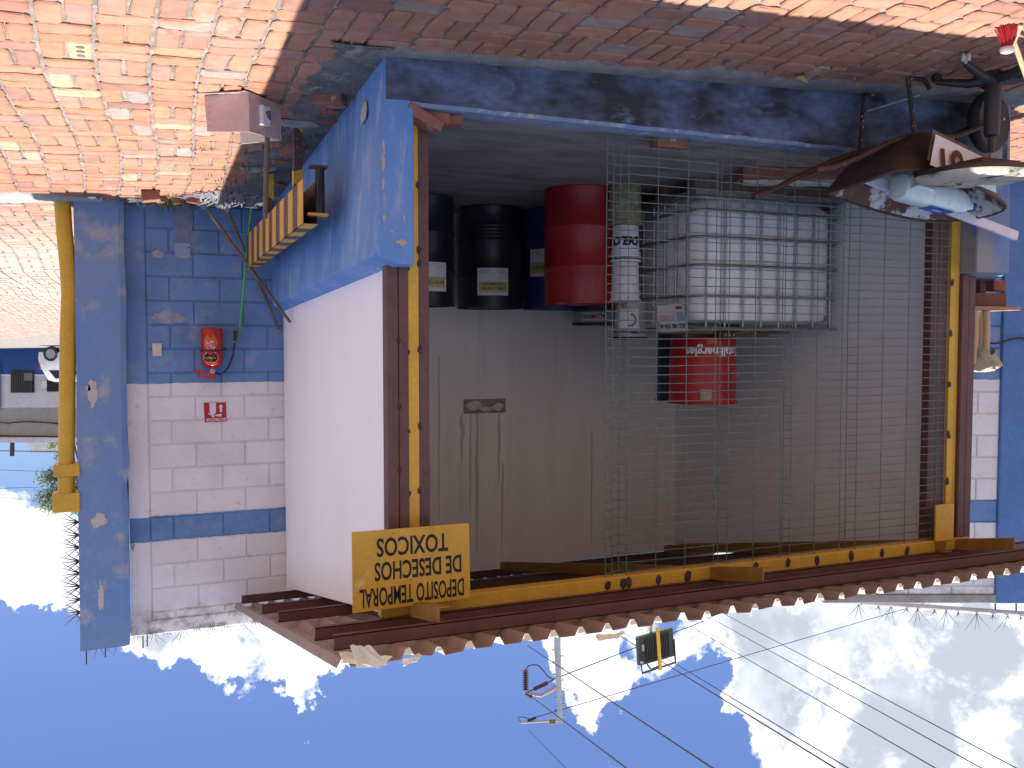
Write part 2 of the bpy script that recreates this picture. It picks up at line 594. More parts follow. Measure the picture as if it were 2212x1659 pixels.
def thing(name, label, cat, loc=(0, 0, 0), group=None):
    o = bpy.data.objects.new(name, None)
    o.location = loc
    o.empty_display_size = .1
    COL.objects.link(o)
    return tag(o, label, cat, group)


def struct(o):
    o['kind'] = 'structure'
    return o


def text_verts(s, size=1.0, sx=1.0, shear=0.0, thick=0.0, align='CENTER', space=1.0):
    cu = bpy.data.curves.new('t', 'FONT')
    cu.body = s
    cu.size = size
    cu.align_x = align
    cu.offset = thick
    cu.shear = shear
    cu.space_character = space
    cu.resolution_u = 3
    ob = bpy.data.objects.new('t', cu)
    COL.objects.link(ob)
    dg = bpy.context.evaluated_depsgraph_get()
    me = bpy.data.meshes.new_from_object(ob.evaluated_get(dg))
    vs = [(v.co.x * sx, v.co.y) for v in me.vertices]
    fs = [tuple(p.vertices) for p in me.polygons]
    bpy.data.objects.remove(ob)
    bpy.data.curves.remove(cu)
    bpy.data.meshes.remove(me)
    return vs, fs


def text_flat(mb, s, o, xd, yd, size, sx=1.0, mi=0, **k):
    o, xd, yd = Vector(o), Vector(xd), Vector(yd)
    vs, fs = text_verts(s, size, sx, **k)
    i = len(mb.v)
    mb.v += [o + xd * a + yd * b for a, b in vs]
    for f_ in fs:
        mb.f.append(tuple(i + q for q in f_))
        mb.m.append(mi)
    return mb


def text_cyl(mb, s, c, r, a0, z, size, sx=1.0, mi=0, **k):
    """lettering wrapped round a vertical cylinder, centred on angle a0"""
    c = Vector(c)
    vs, fs = text_verts(s, size, sx, **k)
    i = len(mb.v)
    for a, b in vs:
        t = a0 + a / r
        mb.v.append(c + Vector((math.cos(t) * r, math.sin(t) * r, z + b)))
    for f_ in fs:
        mb.f.append(tuple(i + q for q in f_))
        mb.m.append(mi)
    return mb


def lerp(a, b, t):
    return a + (b - a) * t


def sag(p, q, n=8, s=0.0):
    p, q = Vector(p), Vector(q)
    return [p.lerp(q, k / n) - Vector((0, 0, s * 4 * (k / n) * (1 - k / n))) for k in range(n + 1)]


def camang(c):
    """angle, about a vertical axis at c, of the direction towards the camera"""
    return math.atan2(CAM.y - c[1], CAM.x - c[0])


# ------------------------------------------------------------------ ground
mb = MB()
xs = [-300, -120, -60, -30, -15, -9, -6, -4, -2, 0, 1.2, 2.5, 4, 7, 12, 30, 60, 120, 300]
ys = [-200, -60, -25, -12, -6, -3, 0, 2, 4, 8, 14, 20, 30, 40, 46, 80, 150, 400]
for j, y in enumerate(ys):
    for i, x in enumerate(xs):
        mb.v.append(Vector((x, y, zg(x, y) - .013)))
nx = len(xs)
for j in range(len(ys) - 1):
    for i in range(nx - 1):
        a = j * nx + i
        mb.f.append((a, a + 1, a + 1 + nx, a + nx))
        mb.m.append(0)
M_joint = mat('joint_sand', (.30, .27, .25), (.15, .135, .125), rough=.97, scale=9, bump=.9, bscale=140, c3=(.45, .43, .41), s3=60, lo3=.66, hi3=.72, bdist=.006)
ground = struct(mb.obj('ground', M_joint))

PAL = [(.41, .195, .125)] * 7 + [(.385, .175, .11)] * 4 + [(.41, .21, .145)] * 6 + [(.44, .22, .14)] * 2 + [(.34, .19, .15)] * 2 + [(.27, .14, .11), (.32, .27, .25)]
rb = random.Random(3)


def wob(x, y):
    return x + .045 * noise.noise(Vector((x * .55, y * .45, 1.3))) + .014 * noise.noise(Vector((x * 2.2, y * 1.8, 7.3))) + .03 * math.sin(y * 1.6 + x * .4)


bricks = []      # (centre, four corners, tone)


def paved(x, y):
    if -4.3 < x < .02 and y > -.02 and y < 4.4:
        return False
    if y > 3.62 and x < 1.5:
        return False
    if y > 3.6 and (x < 1.4 + (y - 3.6) * .03 or x > 3.6 + (y - 3.6) * .17):
        return False
    if x < -5.6 - .4 * (3 - y) and y > 1.0:
        return False
    return -4.0 < y < 38 and -6.6 < x < 5.2 + max(0, y) * .12


MOD = .220
ci = 0
x = -6.7
while x < 9.5:
    y = -4.2 - rb.random() * .5
    kind = rb.random() < .5
    wd = MOD * rb.uniform(.97, 1.03)
    while y < 38:
        ln = MOD * rb.uniform(.97, 1.04)
        cells = []
        if kind:
            h = ln / 2
            cells = [(0, wd, 0, h), (0, wd, h, ln)]
            if rb.random() < .25:
                cells = cells[:1]
                ln = h
        else:
            k = wd * rb.uniform(.46, .54)
            cells = [(0, k, 0, ln), (k, wd, 0, ln)]
        if rb.random() > .08:
            kind = not kind
        for a0, a1, b0, b1 in cells:
            cxm, cym = x + (a0 + a1) / 2, y + (b0 + b1) / 2
            if paved(wob(cxm, cym), cym):
                g = rb.uniform(.004, .009)
                q = []
                for ax_, by_ in ((a0 + g, b0 + g * .6), (a1 - g, b0 + g * .6), (a1 - g, b1 - g * .6), (a0 + g, b1 - g * .6)):
                    X0, Y0 = x + ax_ + rb.uniform(-.005, .005), y + by_ + rb.uniform(-.004, .004)
                    q.append((wob(X0, Y0), Y0 + .02 * noise.noise(Vector((X0 * .9, Y0 * .9, 4)))))
                tone = rb.choice(PAL)
                v = rb.uniform(.86, 1.03)
                if rb.random() < .006:
                    tone = (.42, .34, .23)
                bricks.append([(wob(cxm, cym), cym), q, tuple(min(.85, t * v * rb.uniform(.95, 1.05)) for t in tone), rb.uniform(-.004, .004)])
        y += ln
    x += wd
    ci += 1
for px, py in ((160, 124), (140, 188), (178, 192), (372, 277), (88, 345), (258, 386)):
    g = AG(px, py)
    b = min(bricks, key=lambda q: (q[0][0] - g.x) ** 2 + (q[0][1] - g.y) ** 2)
    b[2] = (.44, .36, .23)


def proj(p):
    d = Vector(p) - CAM
    f_, r_, u_ = d.dot(fw), d.dot(rt), d.dot(up)
    return 1106 - FOC * r_ / f_, 829.5 + FOC * u_ / f_, f_


def seen_area(b):
    (x, y), q = b[0], b[1]
    p = [proj((a, c, zg(a, c))) for a, c in q]
    if min(t[2] for t in p) < .5:
        return 0
    px, py = sum(t[0] for t in p) / 4, sum(t[1] for t in p) / 4
    if not (-15 < px < 2227 and -25 < py < 740):
        return 0
    if -4.3 < x < -1.2 and -1.0 < y and px > 2015 and py > 110:
        return 0
    if x < -.15 and y > -.02:
        return 0
    return abs(sum(p[i][0] * p[(i + 1) % 4][1] - p[(i + 1) % 4][0] * p[i][1] for i in range(4))) / 2


for b in bricks:
    b.append(seen_area(b))
bricks.sort(key=lambda b: -b[4])


def brick_geo(v, f, b, simple=False):
    (cx, cy), q, tone, dz = b[:4]
    r_ = random.Random(int(cx * 1000) * 7919 + int(cy * 1000))
    i = len(v)
    if simple:
        for z in (.0, -.03):
            for a, c in q:
                v.append((a, c, zg(a, c) + dz + z))
        f += [(i, i + 1, i + 2, i + 3)] + [(i + k, i + 4 + k, i + 4 + (k + 1) % 4, i + (k + 1) % 4) for k in range(4)]
        return 8
    ring = []
    for k in range(4):
        p0, p1 = Vector(q[k]), Vector(q[(k + 1) % 4])
        l = (p1 - p0).length
        c = min(.022, l * .15)
        ring.append(p0.lerp(p1, c * r_.uniform(.5, 1.5) / l))
        ring.append(p0.lerp(p1, .5) + Vector((r_.uniform(-.003, .003), r_.uniform(-.003, .003))))
        ring.append(p1.lerp(p0, c * r_.uniform(.5, 1.5) / l))
    n = len(ring)
    cc = Vector((cx, cy))
    for shr, z in ((.012, .0), (.0, -.007), (.0, -.035)):
        for p in ring:
            d = (cc - p)
            if d.length > 0:
                p2 = p + d.normalized() * shr * .8
            tz = zg(p2.x, p2.y) + dz + z + (r_.uniform(-.0015, .0015) if z == 0 else 0)
            v.append((p2.x, p2.y, tz))
    f.append(tuple(range(i, i + n)))
    for lv in range(2):
        for k in range(n):
            a, c = i + lv * n + k, i + lv * n + (k + 1) % n
            f.append((a, a + n, c + n, c))
    return 3 * n


def add_tone(me, cols):
    at = me.color_attributes.new('tone', 'FLOAT_COLOR', 'POINT')
    flat = []
    for c, n in cols:
        flat += [c[0], c[1], c[2], 1.0] * n
    at.data.foreach_set('color', flat)


NB = 298
for b in bricks[:NB]:
    v, f = [], []
    n = brick_geo(v, f, b)
    me = bpy.data.meshes.new('brick')
    me.from_pydata(v, [], f)
    add_tone(me, [(b[2], n)])
    me.materials.append(M_brick)
    o = bpy.data.objects.new('brick', me)
    COL.objects.link(o)
    o.parent = ground
v, f, cols = [], [], []
for b in bricks[NB:]:
    d2 = (b[0][0] - CAM.x) ** 2 + (b[0][1] - CAM.y) ** 2
    cols.append((b[2], brick_geo(v, f, b, d2 > 150)))
me = bpy.data.meshes.new('paving_bricks')
me.from_pydata(v, [], f)
add_tone(me, cols)
me.materials.append(M_brick)
o = bpy.data.objects.new('paving_bricks', me)
COL.objects.link(o)
o.parent = ground
o['kind'] = 'stuff'


def ragged(name, path, inner, outer, m, seed, parent=ground, h=.007, amp=.5):
    """a thin ragged-edged strip of cement or dirt: path along (x, y), offset direction (inner -> outer) given per point"""
    v, f = [], []
    n = len(path)
    for k, (x, y, dx, dy, wd) in enumerate(path):
        e = wd * (1 + amp * noise.noise(Vector((x * 3.1, y * 3.1, seed))) + amp * .6 * noise.noise(Vector((x * 11, y * 11, seed + 5))))
        for t, z in ((0, h), (.45, h + .006), (.9, h), (1.0, -.012)):
            X0, Y0 = x + dx * e * t, y + dy * e * t
            v.append((X0, Y0, zg(X0, Y0) + z + .004 * noise.noise(Vector((X0 * 14, Y0 * 14, seed)))))
    for k in range(n - 1):
        for t in range(3):
            a = k * 4 + t
            f.append((a, a + 1, a + 5, a + 4))
    me = bpy.data.meshes.new(name)
    me.from_pydata(v, [], f)
    me.materials.append(m)
    me.polygons.foreach_set('use_smooth', [True] * len(me.polygons))
    o = bpy.data.objects.new(name, me)
    COL.objects.link(o)
    if parent:
        o.parent = parent
    else:
        struct(o)
    return o


ragged('cement_apron', [(-4.4 + k * .04, .02, 0, -1, .14 + .10 * max(0, min(1, (4.4 - k * .04) / 2.5 - .2)) * (1 if k * .04 > 2 else .6)) for k in range(112)], 0, 0, M_apron, 3.3)
ragged('dirt_strip', [(-.02, -.12 + k * .05, 1, 0, .26 + .14 * min(1, k / 30)) for k in range(78)], 0, 0, M_dirt, 8.1)
ragged('dirt_strip', [(-.1 + k * .05, 3.78, 0, -1, .30 if k < 26 else .18) for k in range(36)], 0, 0, M_dirt, 5.4)
pp = AG(60, 423)
ragged('cement_patch', [(1.35 + k * .05, 3.72, .05, -1, .34 * math.sin(min(1, k / 30) * 2.6 + .5)) for k in range(24)], 0, 0, M_conc, 2.2, amp=.25, h=.012)

g = AG(160, 124)
cb0 = min(bricks[:NB], key=lambda q: (q[0][0] - g.x) ** 2 + (q[0][1] - g.y) ** 2)
for k in (-1, 0, 1):
    q0, q1, q2, q3 = [Vector(t) for t in cb0[1]]
    lng = (q1 - q0 + q2 - q3) / 2 if (q1 - q0).length > (q3 - q0).length else (q3 - q0 + q2 - q1) / 2
    c = Vector(cb0[0]) + lng * .27 * k
    MB().lathe([(.019, 0), (.019, .002)], (c.x, c.y, zg(c.x, c.y) + cb0[3] + .0005), 12).obj('core_hole_shade', M_dirt, ground)  # dark discs laid on top, painting the shade inside the brick's holes

# pebbles, chips of mortar and weeds along the joints and wall feet
rp = random.Random(11)
mb = MB()


def peb(x, y, s, seed):
    i = len(mb.v)
    c = Vector((x, y, zg(x, y) + s * .3))
    a0 = rp.random() * 6
    for k in range(5):
        a = a0 + k * 1.256
        mb.v.append(c + Vector((math.cos(a) * s * rp.uniform(.7, 1.2), math.sin(a) * s * rp.uniform(.7, 1.2), -s * .3)))
    mb.v.append(c + Vector((rp.uniform(-.3, .3) * s, rp.uniform(-.3, .3) * s, s * .6)))
    for k in range(5):
        mb.f.append((i + k, i + (k + 1) % 5, i + 5))
        mb.m.append(rp.choice((0, 0, 1)))


for k in range(900):
    u = rp.random()
    if u < .4:
        x, y = rp.uniform(0, .42), rp.uniform(0, 3.6)
    elif u < .6:
        x, y = rp.uniform(-3.6, .2), -abs(rp.gauss(0, .16))
    elif u < .75:
        x, y = rp.uniform(0, 1.5), 3.6 - abs(rp.gauss(0, .15))
    else:
        x, y = rp.uniform(-3.6, 1.6), rp.uniform(-1.6, 3.2)
        if x < .05 and y > -.03:
            continue
    peb(x, y, rp.choice((.003, .003, .004, .005, .006, .009)), k)
o = mb.obj('pebbles', [M_stone, M_conc])
tag(o, 'small pebbles and mortar chips scattered along the wall feet', 'pebbles', kind='stuff')
mb = MB()
for (px, py, n, sp, hh) in ((655, 335, 70, .10, .05), (610, 300, 60, .10, .05), (540, 360, 90, .10, .05), (345, 425, 120, .14, .11), (520, 385, 60, .12, .05), (650, 290, 50, .08, .06), (430, 320, 40, .06, .025), (590, 270, 50, .08, .04), (400, 432, 60, .1, .07)):
    g = AG(px, py)
    for k in range(n):
        x, y = g.x + rp.gauss(0, sp), g.y + rp.gauss(0, sp * .6)
        if y > 3.72 or x < .05:
            continue
        z = zg(x, y)
        h = hh * rp.uniform(.4, 1.2)
        a = rp.random() * 6.28
        d = Vector((math.cos(a), math.sin(a), 0)) * h * rp.uniform(.2, .9)
        s_ = Vector((-math.sin(a), math.cos(a), 0)) * .003
        p = Vector((x, y, z))
        mb.poly([p - s_, p + s_, p + d * .5 + Vector((0, 0, h * .7)) + s_ * .7, p + d * .5 + Vector((0, 0, h * .7)) - s_ * .7])
        mb.poly([p + d * .5 + Vector((0, 0, h * .7)) - s_ * .7, p + d * .5 + Vector((0, 0, h * .7)) + s_ * .7, p + d + Vector((0, 0, h * .8))])
o = mb.obj('weeds', M_weed)
tag(o, 'low green and straw coloured weeds sprouting at the wall foot', 'weeds', kind='stuff')

# ------------------------------------------------------------------ the shed
FL = .21           # floor of the shed
RS = .220          # roof rises this much per metre towards the back


def rz(y):         # underside of the roofing
    return 2.683 + (y + .6) * RS


shed = thing('storage_shed', 'open fronted blue and white storage shed with brown posts and corrugated roof', 'shed')
XL, XR, BWY = -3.92, -.05, 3.52          # inner face of the far side wall, outer face of the near one
mb = MB().box(-4.18, -.06, .16, 3.6, -.4, FL)
mb.obj('floor', M_floor, shed)
# kerb across the front, with its sooty stains; slightly uneven upper edge
mb = MB()
n = 44
for k in range(n + 1):
    x = lerp(-4.18, 0.0, k / n)
    e = .005 * noise.noise(Vector((x * 6, 0, 0)))
    for (y, z) in ((0.0 + e, -.4), (.0 + e, FL + .0 + e), (.02, FL + .016 + e), (.16, FL + .014 + e), (.16, -.4)):
        mb.v.append(Vector((x, y, z)))
for k in range(n):
    for t in range(4):
        a = k * 5 + t
        mb.f.append((a, a + 5, a + 6, a + 1))
        mb.m.append(0 if t == 0 else 1)
mb.f += [(0, 1, 2, 3, 4), tuple(n * 5 + q for q in (4, 3, 2, 1, 0))]
mb.m += [0, 0]
M_kerbtop = mat('kerb_top', (.16, .23, .42), (.24, .28, .36), rough=.85, scale=7, bump=.5, c3=(.42, .42, .42), s3=16, lo3=.55, hi3=.66)
mb.obj('kerb', [M_curb, M_kerbtop], shed)
# near side: blue dado, thicker than the white wall above, leaning out a little towards its top
mb = MB()
prof0 = [(-.14, -.4), (.0, -.4), (.003, .229), (.064, .955), (-.052, 1.0), (-.14, 1.0)]
prof1 = [(-.14, -.3), (.03, -.3), (.03, .3), (.05, 1.075), (-.052, 1.118), (-.14, 1.118)]
loops = []
for k in range(13):
    t = k / 12
    y = .0 + 3.76 * t
    lp = []
    for (a, b) in zip(prof0, prof1):
        wv = .006 * noise.noise(Vector((y * 2.3, a[1] * 3, 3)))
        lp.append((lerp(a[0], b[0], t) + wv, y, lerp(a[1], b[1], t)))
    loops.append(lp)
mb.loft(loops, cap0=True, cap1=True)
mb.obj('dado', M_bluep, shed, bevel=.012)
# flaked patches of paint on the dado corner
for (px, py, w_, h_, sd) in ((787, 243, .075, .055, 1),):
    c = AX(px, py, .012)
    mb = MB()
    pts = []
    for k in range(14):
        a = k / 14 * 2 * math.pi
        r_ = 1 + .5 * noise.noise(Vector((math.cos(a) * 2, math.sin(a) * 2, sd)))
        pts.append(c + Vector((.004 + .08 * math.sin(a) * h_ * r_, math.cos(a) * w_ * r_, math.sin(a) * h_ * r_)))
    mb.poly(pts)
    mb.obj('bare_patch', mat('bare_render', (.52, .49, .46), (.44, .41, .38), rough=.95, scale=30), shed)
for k, (px, py, w_, h_) in enumerate(((829, 318, .006, .035), (828, 352, .008, .05), (828, 396, .007, .03), (829, 425, .005, .02), (829, 470, .008, .025), (868, 523, .03, .015), (873, 470, .006, .015), (872, 330, .004, .03), (846, 500, .012, .006))):
    c = AY(px, py, -.0025)
    pts = []
    for j in range(14):
        a = j / 14 * 2 * math.pi
        r_ = 1 + .9 * noise.noise(Vector((math.cos(a) * 2, math.sin(a) * 2, k + 20)))
        pts.append(c + Vector((math.cos(a) * w_ * r_, 0, math.sin(a) * h_ * r_)))
    MB().poly(pts).obj('bare_patch', mat('pink_render', (.48, .38, .35), (.40, .33, .31), rough=.95, scale=30), shed)
# white side wall above the dado
mb = MB()
mb.hexa([(-.20, .2, .98), (-.05, .2, .98), (-.05, 3.74, 1.1), (-.20, 3.74, 1.1), (-.20, .2, rz(.2) - .07), (-.05, .2, rz(.2) - .07), (-.05, 3.74, rz(3.74) - .09), (-.20, 3.74, rz(3.74) - .09)])
mb.obj('side_wall', M_white, shed, bevel=.006)
mb = MB().box(-4.08, -.21, BWY + .005, BWY + .15, FL - .05, rz(3.5) - .075)
mb.obj('back_wall', M_back, shed)
mb = MB().hexa([(-4.07, .215, FL - .05), (XL, .215, FL - .05), (XL, 3.52, FL - .05), (-4.07, 3.52, FL - .05), (-4.07, .215, 2.79), (XL, .215, 2.79), (XL, 3.52, 3.46), (-4.07, 3.52, 3.46)])
mb.obj('far_side_wall', M_left, shed)
# far pier, blue with a bare cement flank
mb = MB()
mb.hexa([(-4.20, 0.002, -.4), (-3.93, 0.002, -.4), (-3.93, .5, -.4), (-4.5, .5, -.4), (-4.225, 0.0, .925), (-3.93, 0.0, .925), (-3.93, .55, .94), (-4.72, .55, .94)])
mb.obj('pier', mat('blue_grey_pier', (.15, .22, .40), (.26, .26, .25), rough=.85, scale=2.2, lo=.45, hi=.55, bump=.3, c3=(.10, .18, .42), s3=4, lo3=.55, hi3=.62), shed, bevel=.012)
# dark plate painted as the shade of a hole in the back wall, with a broken block in it, and water stains under it
c = AY(1047, 877, BWY)
mb = MB()
mb.box(c.x - .205, c.x + .205, BWY - .012, BWY + .007, c.z - .065, c.z + .065)
mb.obj('niche_shade_plate', mat('niche_shade', (.22, .20, .195), (.34, .32, .30), scale=8), shed)
mb = MB()
for k, (u, v0, a, h) in enumerate(((-.13, .01, .06, .035), (-.02, .025, .08, .022), (.12, -.01, .07, .04))):
    mb.blob((c.x + u, BWY - .018, c.z + v0), a, .016, h, k + 4, .7, sub=2)
mb.obj('broken_mortar', mat('pale_mortar', (.74, .71, .67), (.5, .48, .45), rough=.95, scale=14, bump=.5), shed)
M_stain = mat('water_stain', (.52, .48, .45), (.60, .555, .52), rough=.8, scale=12, stretch=(2, 1, .3))
mb = MB()
rs_ = random.Random(5)
for (px, wd, y0, y1) in ((998, 13, 895, 1000), (1016, 6, 893, 1110), (1030, 9, 893, 1190), (1078, 8, 893, 1050), (1085, 4, 1000, 1200), (948, 4, 770, 1125), (1278, 3, 930, 1180)):
    nn = 14
    q = []
    for k in range(nn + 1):
        t = k / nn
        p = AY(px + 3 * noise.noise(Vector((px, t * 4, 0))), lerp(y0, y1, t), BWY + .0035)
        wv = wd / FOC * 8 * (.55 + .6 * abs(noise.noise(Vector((px * .1, t * 3.3, 2))))) * math.sin(math.pi * min(.96, max(.06, t)) ** .6)
        q.append((p, abs(wv) / 2 + .003))
    for k in range(nn):
        (p, a), (p2, b2) = q[k], q[k + 1]
        mb.poly([p - Vector((a, 0, 0)), p + Vector((a, 0, 0)), p2 + Vector((b2, 0, 0)), p2 - Vector((b2, 0, 0))])
mb.obj('water_stain', M_stain, shed)['kind'] = 'stuff'

# posts. near: brown box post on the dado, yellow flat and brown angle beside it
zt = 2.70
mb = MB().box(-.083, -.026, .105, .20, .96, zt).box(-.136, -.0855, .108, .20, .96, zt)
mb.obj('post', M_brown, shed, bevel=.006)
mb = MB().box(-.194, -.1375, .118, .135, FL + .01, zt)
mb.obj('yellow_flat', M_yel, shed, bevel=.003)
mb = MB().box(-.250, -.196, .124, .132, FL + .01, zt).box(-.250, -.244, .132, .18, FL + .01, zt)
mb.obj('brown_angle', M_brown, shed, bevel=.002)
# far: brown angle carrying the mesh, yellow flat, brown channel
mb = MB().box(-3.90, -3.70, .15, .165, FL, 2.72).box(-3.715, -3.70, .165, .21, FL, 2.72)
mb.obj('brown_angle', M_brown, shed)
mb = MB().hexa([(-3.925, .128, FL), (-3.848, .128, FL), (-3.848, .149, FL), (-3.925, .149, FL), (-3.925, .128, 2.78), (-3.848, .128, 2.78), (-3.848, .149, 2.78), (-3.925, .149, 2.78)])
mb.obj('yellow_flat', M_yel, shed)
mb = MB().box(-3.985, -3.927, .10, .2, .94, 2.76).box(-4.05, -3.988, .103, .2, .94, 2.76)
mb.obj('post', M_brown, shed, bevel=.006)
# welds: burnt dabs on the near yellow flat and the posts
def weld(x, y, z, s):
    m_ = MB().blob((x, y, z), s, .006, s * 1.5, x * 31 + z * 7, .6, sub=1)
    m_.obj('weld', M_weld, shed)
for py in (398, 540, 570, 755, 922, 1060):
    p = AY(903, py, .12)
    weld(-.196, .117, p.z, .014)
for py in (580, 762, 932, 1066):
    p = AY(884, py, .12)
    weld(-.138, .115, p.z, .010)
for py in (575, 735, 878, 1015):
    p = AY(866, py, .105)
    weld(-.0845, .105, p.z, .012)
for py in (610, 720, 830, 940, 1040, 1120):
    p = AY(2055, py, .125)
    weld(-3.856, .126, p.z, .018)
# header beam, rafters, purlins
mb = MB().box(-4.02, .02, .085, .155, 2.69, 2.765)
mb.obj('header_beam', M_yel, shed, bevel=.004)
mb = MB().box(-3.86, -3.70, .07, .084, 2.45, 2.69)
mb.obj('gusset', M_yel, shed)


def rafter(x, y0, y1):
    """C channel, open towards the far side, under the purlins"""
    m_ = MB()
    def pt(y, dx, dz):
        return (x + dx, y, rz(y) - .065 + dz)
    for (dx0, dx1, dz0, dz1) in ((.0, .006, -.075, 0), (-.05, 0, -.075, -.069), (-.05, 0, -.006, 0)):
        m_.hexa([pt(y0, dx0, dz0), pt(y0, dx1, dz0), pt(y1, dx1, dz0), pt(y1, dx0, dz0), pt(y0, dx0, dz1), pt(y0, dx1, dz1), pt(y1, dx1, dz1), pt(y1, dx0, dz1)])
    return m_.obj('rafter', M_rafter, shed)


r1 = AY(950, 1372, -.42)
r2 = AY(1650, 1268, -.40)
r3 = AY(2190, 1212, -.35)
rafter(r1.x, -.42, 3.4)
rafter(r2.x, -.40, 3.4)
rafter(r3.x, -.35, 3.4)
rafter(-3.72, .0, 3.4)
PUR = (-.43, .03, 1.27, 2.09, 3.46)
for y in PUR:
    m_ = MB()
    for (dy0, dy1, dz0, dz1) in ((-.0, .004, -.066, -.003), (.0, .035, -.066, -.062), (.0, .035, -.007, -.003)):
        m_.hexa([(-4.75, y + dy0, rz(y) + dz0), (.36, y + dy0, rz(y) + dz0), (.36, y + dy1, rz(y) + dz0), (-4.75, y + dy1, rz(y) + dz0), (-4.75, y + dy0, rz(y) + dz1), (.36, y + dy0, rz(y) + dz1), (.36, y + dy1, rz(y) + dz1), (-4.75, y + dy1, rz(y) + dz1)])
    m_.obj('purlin', M_brown, shed)
# corrugated sheets: wide pans above, narrow troughs below; brown underneath, cream on top
PIT_ = .136
SW = PIT_ * 7


def sheet(x0, k):
    prof = []
    for j in range(7):
        a = x0 + j * PIT_
        prof += [(a, .038), (a + .078, .038), (a + .098, .0), (a + .116, .0)]
    prof.append((x0 + 7 * PIT_, .038))
    y0, y1 = -.68 + .012 * math.sin(k * 2.1), 3.70
    m_ = MB()
    ys_ = [y0, -.5, 1.2, 2.6, y1]
    rr_ = random.Random(k + 40)
    for y in ys_:
        for i, (x, h) in enumerate(prof):
            jz = .012 * noise.noise(Vector((x * 7, y * 3 + k, 0))) if y < -.55 else .002 * noise.noise(Vector((x * 3, y, k)))
            m_.v.append(Vector((x, y + (.02 * noise.noise(Vector((x * 9, 1, k))) if y < -.55 else 0), rz(y) + h + jz + .003 * (k % 2))))
    n_ = len(prof)
    tot = len(m_.v)
    m_.v += [q + Vector((0, 0, .0016)) for q in m_.v]
    for j in range(len(ys_) - 1):
        for i in range(n_ - 1):
            a = j * n_ + i
            m_.f.append((a, a + n_, a + n_ + 1, a + 1))
            m_.m.append(0)
            m_.f.append((tot + a, tot + a + 1, tot + a + n_ + 1, tot + a + n_))
            m_.m.append(1)
    for i in range(n_ - 1):
        m_.f.append((i, i + 1, tot + i + 1, tot + i))
        m_.m.append(0)
    o_ = m_.obj('roof_sheet', [M_roofb, M_cream], shed)
    # bent-up trough ends along the eave
    for j in range(7):
        if rr_.random() < .18:
            continue
        a = x0 + j * PIT_
        z0 = m_.v[j * 4 + 2].z
        yy = m_.v[j * 4 + 2].y
        m2 = MB()
        t_ = .012 + .018 * rr_.random()
        m2.poly([(a + .098, yy - .001, z0 + .002), (a + .116, yy - .001, z0 + .002), (a + .116 + t_ * .5, yy - .010, z0 + t_), (a + .098 - t_ * .5, yy - .010, z0 + t_)])
        m2.obj('bent_tab', M_cream, o_, solid=.0015)
    return o_


k = 0
x = .40 - SW
while x > -5.0:
    sheet(x, k)
    x -= SW - .001
    k += 1
# crumpled, torn-up cream corner of the roofing
def crumple(pts, nm='torn_flap'):
    m_ = MB()
    rr_ = random.Random(len(pts))
    A, B, C_, D_ = [Vector(p) for p in pts]
    nn = 6
    for i in range(nn + 1):
        for j in range(4):
            p = A.lerp(B, i / nn).lerp(D_.lerp(C_, i / nn), j / 3)
            p += Vector((0, .014 * math.sin(i * 1.3) + rr_.uniform(-.006, .006), rr_.uniform(-.004, .004)))
            m_.v.append(p)
    for i in range(nn):
        for j in range(3):
            a = i * 4 + j
            m_.f.append((a, a + 4, a + 5, a + 1))
            m_.m.append(0)
    m_.obj(nm, M_cream, shed, solid=.002)
crumple([AY(732, 1410, -0.700), AY(850, 1418, -0.700), AY(832, 1438, -0.730), AY(742, 1432, -0.730)])
crumple([AY(756, 1396, -0.715), AY(800, 1394, -0.715), AY(840, 1440, -0.740), AY(772, 1443, -0.740)])
crumple([AY(868, 1430, -0.690), AY(905, 1412, -0.690), AY(915, 1420, -0.710), AY(872, 1440, -0.710)])
crumple([AY(1285, 1374, -0.690), AY(1350, 1364, -0.690), AY(1352, 1374, -0.710), AY(1292, 1386, -0.710)])

# ------------------------------------------------------------------ notice board on the header
sg = thing('hazard_sign', 'yellow board lettered DEPOSITO TEMPORAL DE DESECHOS TOXICOS under the eave', 'sign', (-.12, -.02, 2.5))
q = [AY(760, 1150, -.02), AY(1013, 1130, -.02), AY(1016, 1292, -.02), AY(762, 1325, -.02)]
mb = MB()
mb.hexa([q[1], q[0], q[0] + Vector((0, .006, 0)), q[1] + Vector((0, .006, 0)), q[2], q[3], q[3] + Vector((0, .006, 0)), q[2] + Vector((0, .006, 0))])
mb.obj('board', mat('sign_yellow', (.60, .36, .045), (.52, .31, .04), rough=.5, scale=5, bump=.05, c3=(.66, .46, .14), s3=6, lo3=.6, hi3=.75), sg)
mb = MB().box(-.14, -.10, -.013, .084, 2.60, 2.62)
mb.obj('bracket', M_rafter, sg)
Q = [Vector(t) for t in q]
xd = (Q[0] - Q[1]).normalized()
ud = (Q[2] - Q[1]).normalized()


def sign_line(s_, u0, u1, v0, v1, sxk):
    vs, fs = text_verts(s_, 1.0, thick=.022)
    x0_, x1_ = min(a for a, b in vs), max(a for a, b in vs)
    y0_, y1_ = min(b for a, b in vs), max(b for a, b in vs)
    m_ = MB()
    for a, b in vs:
        u = lerp(u0, u1, (a - x0_) / (x1_ - x0_))
        v = lerp(v0, v1, (b - y0_) / (y1_ - y0_))
        lo = Q[1].lerp(Q[0], u)
        hi = Q[2].lerp(Q[3], u)
        m_.v.append(lo.lerp(hi, v) + Vector((0, -.0012, 0)))
    for f_ in fs:
        m_.f.append(f_)
        m_.m.append(0)
    m_.obj('lettering', M_ink, sg)


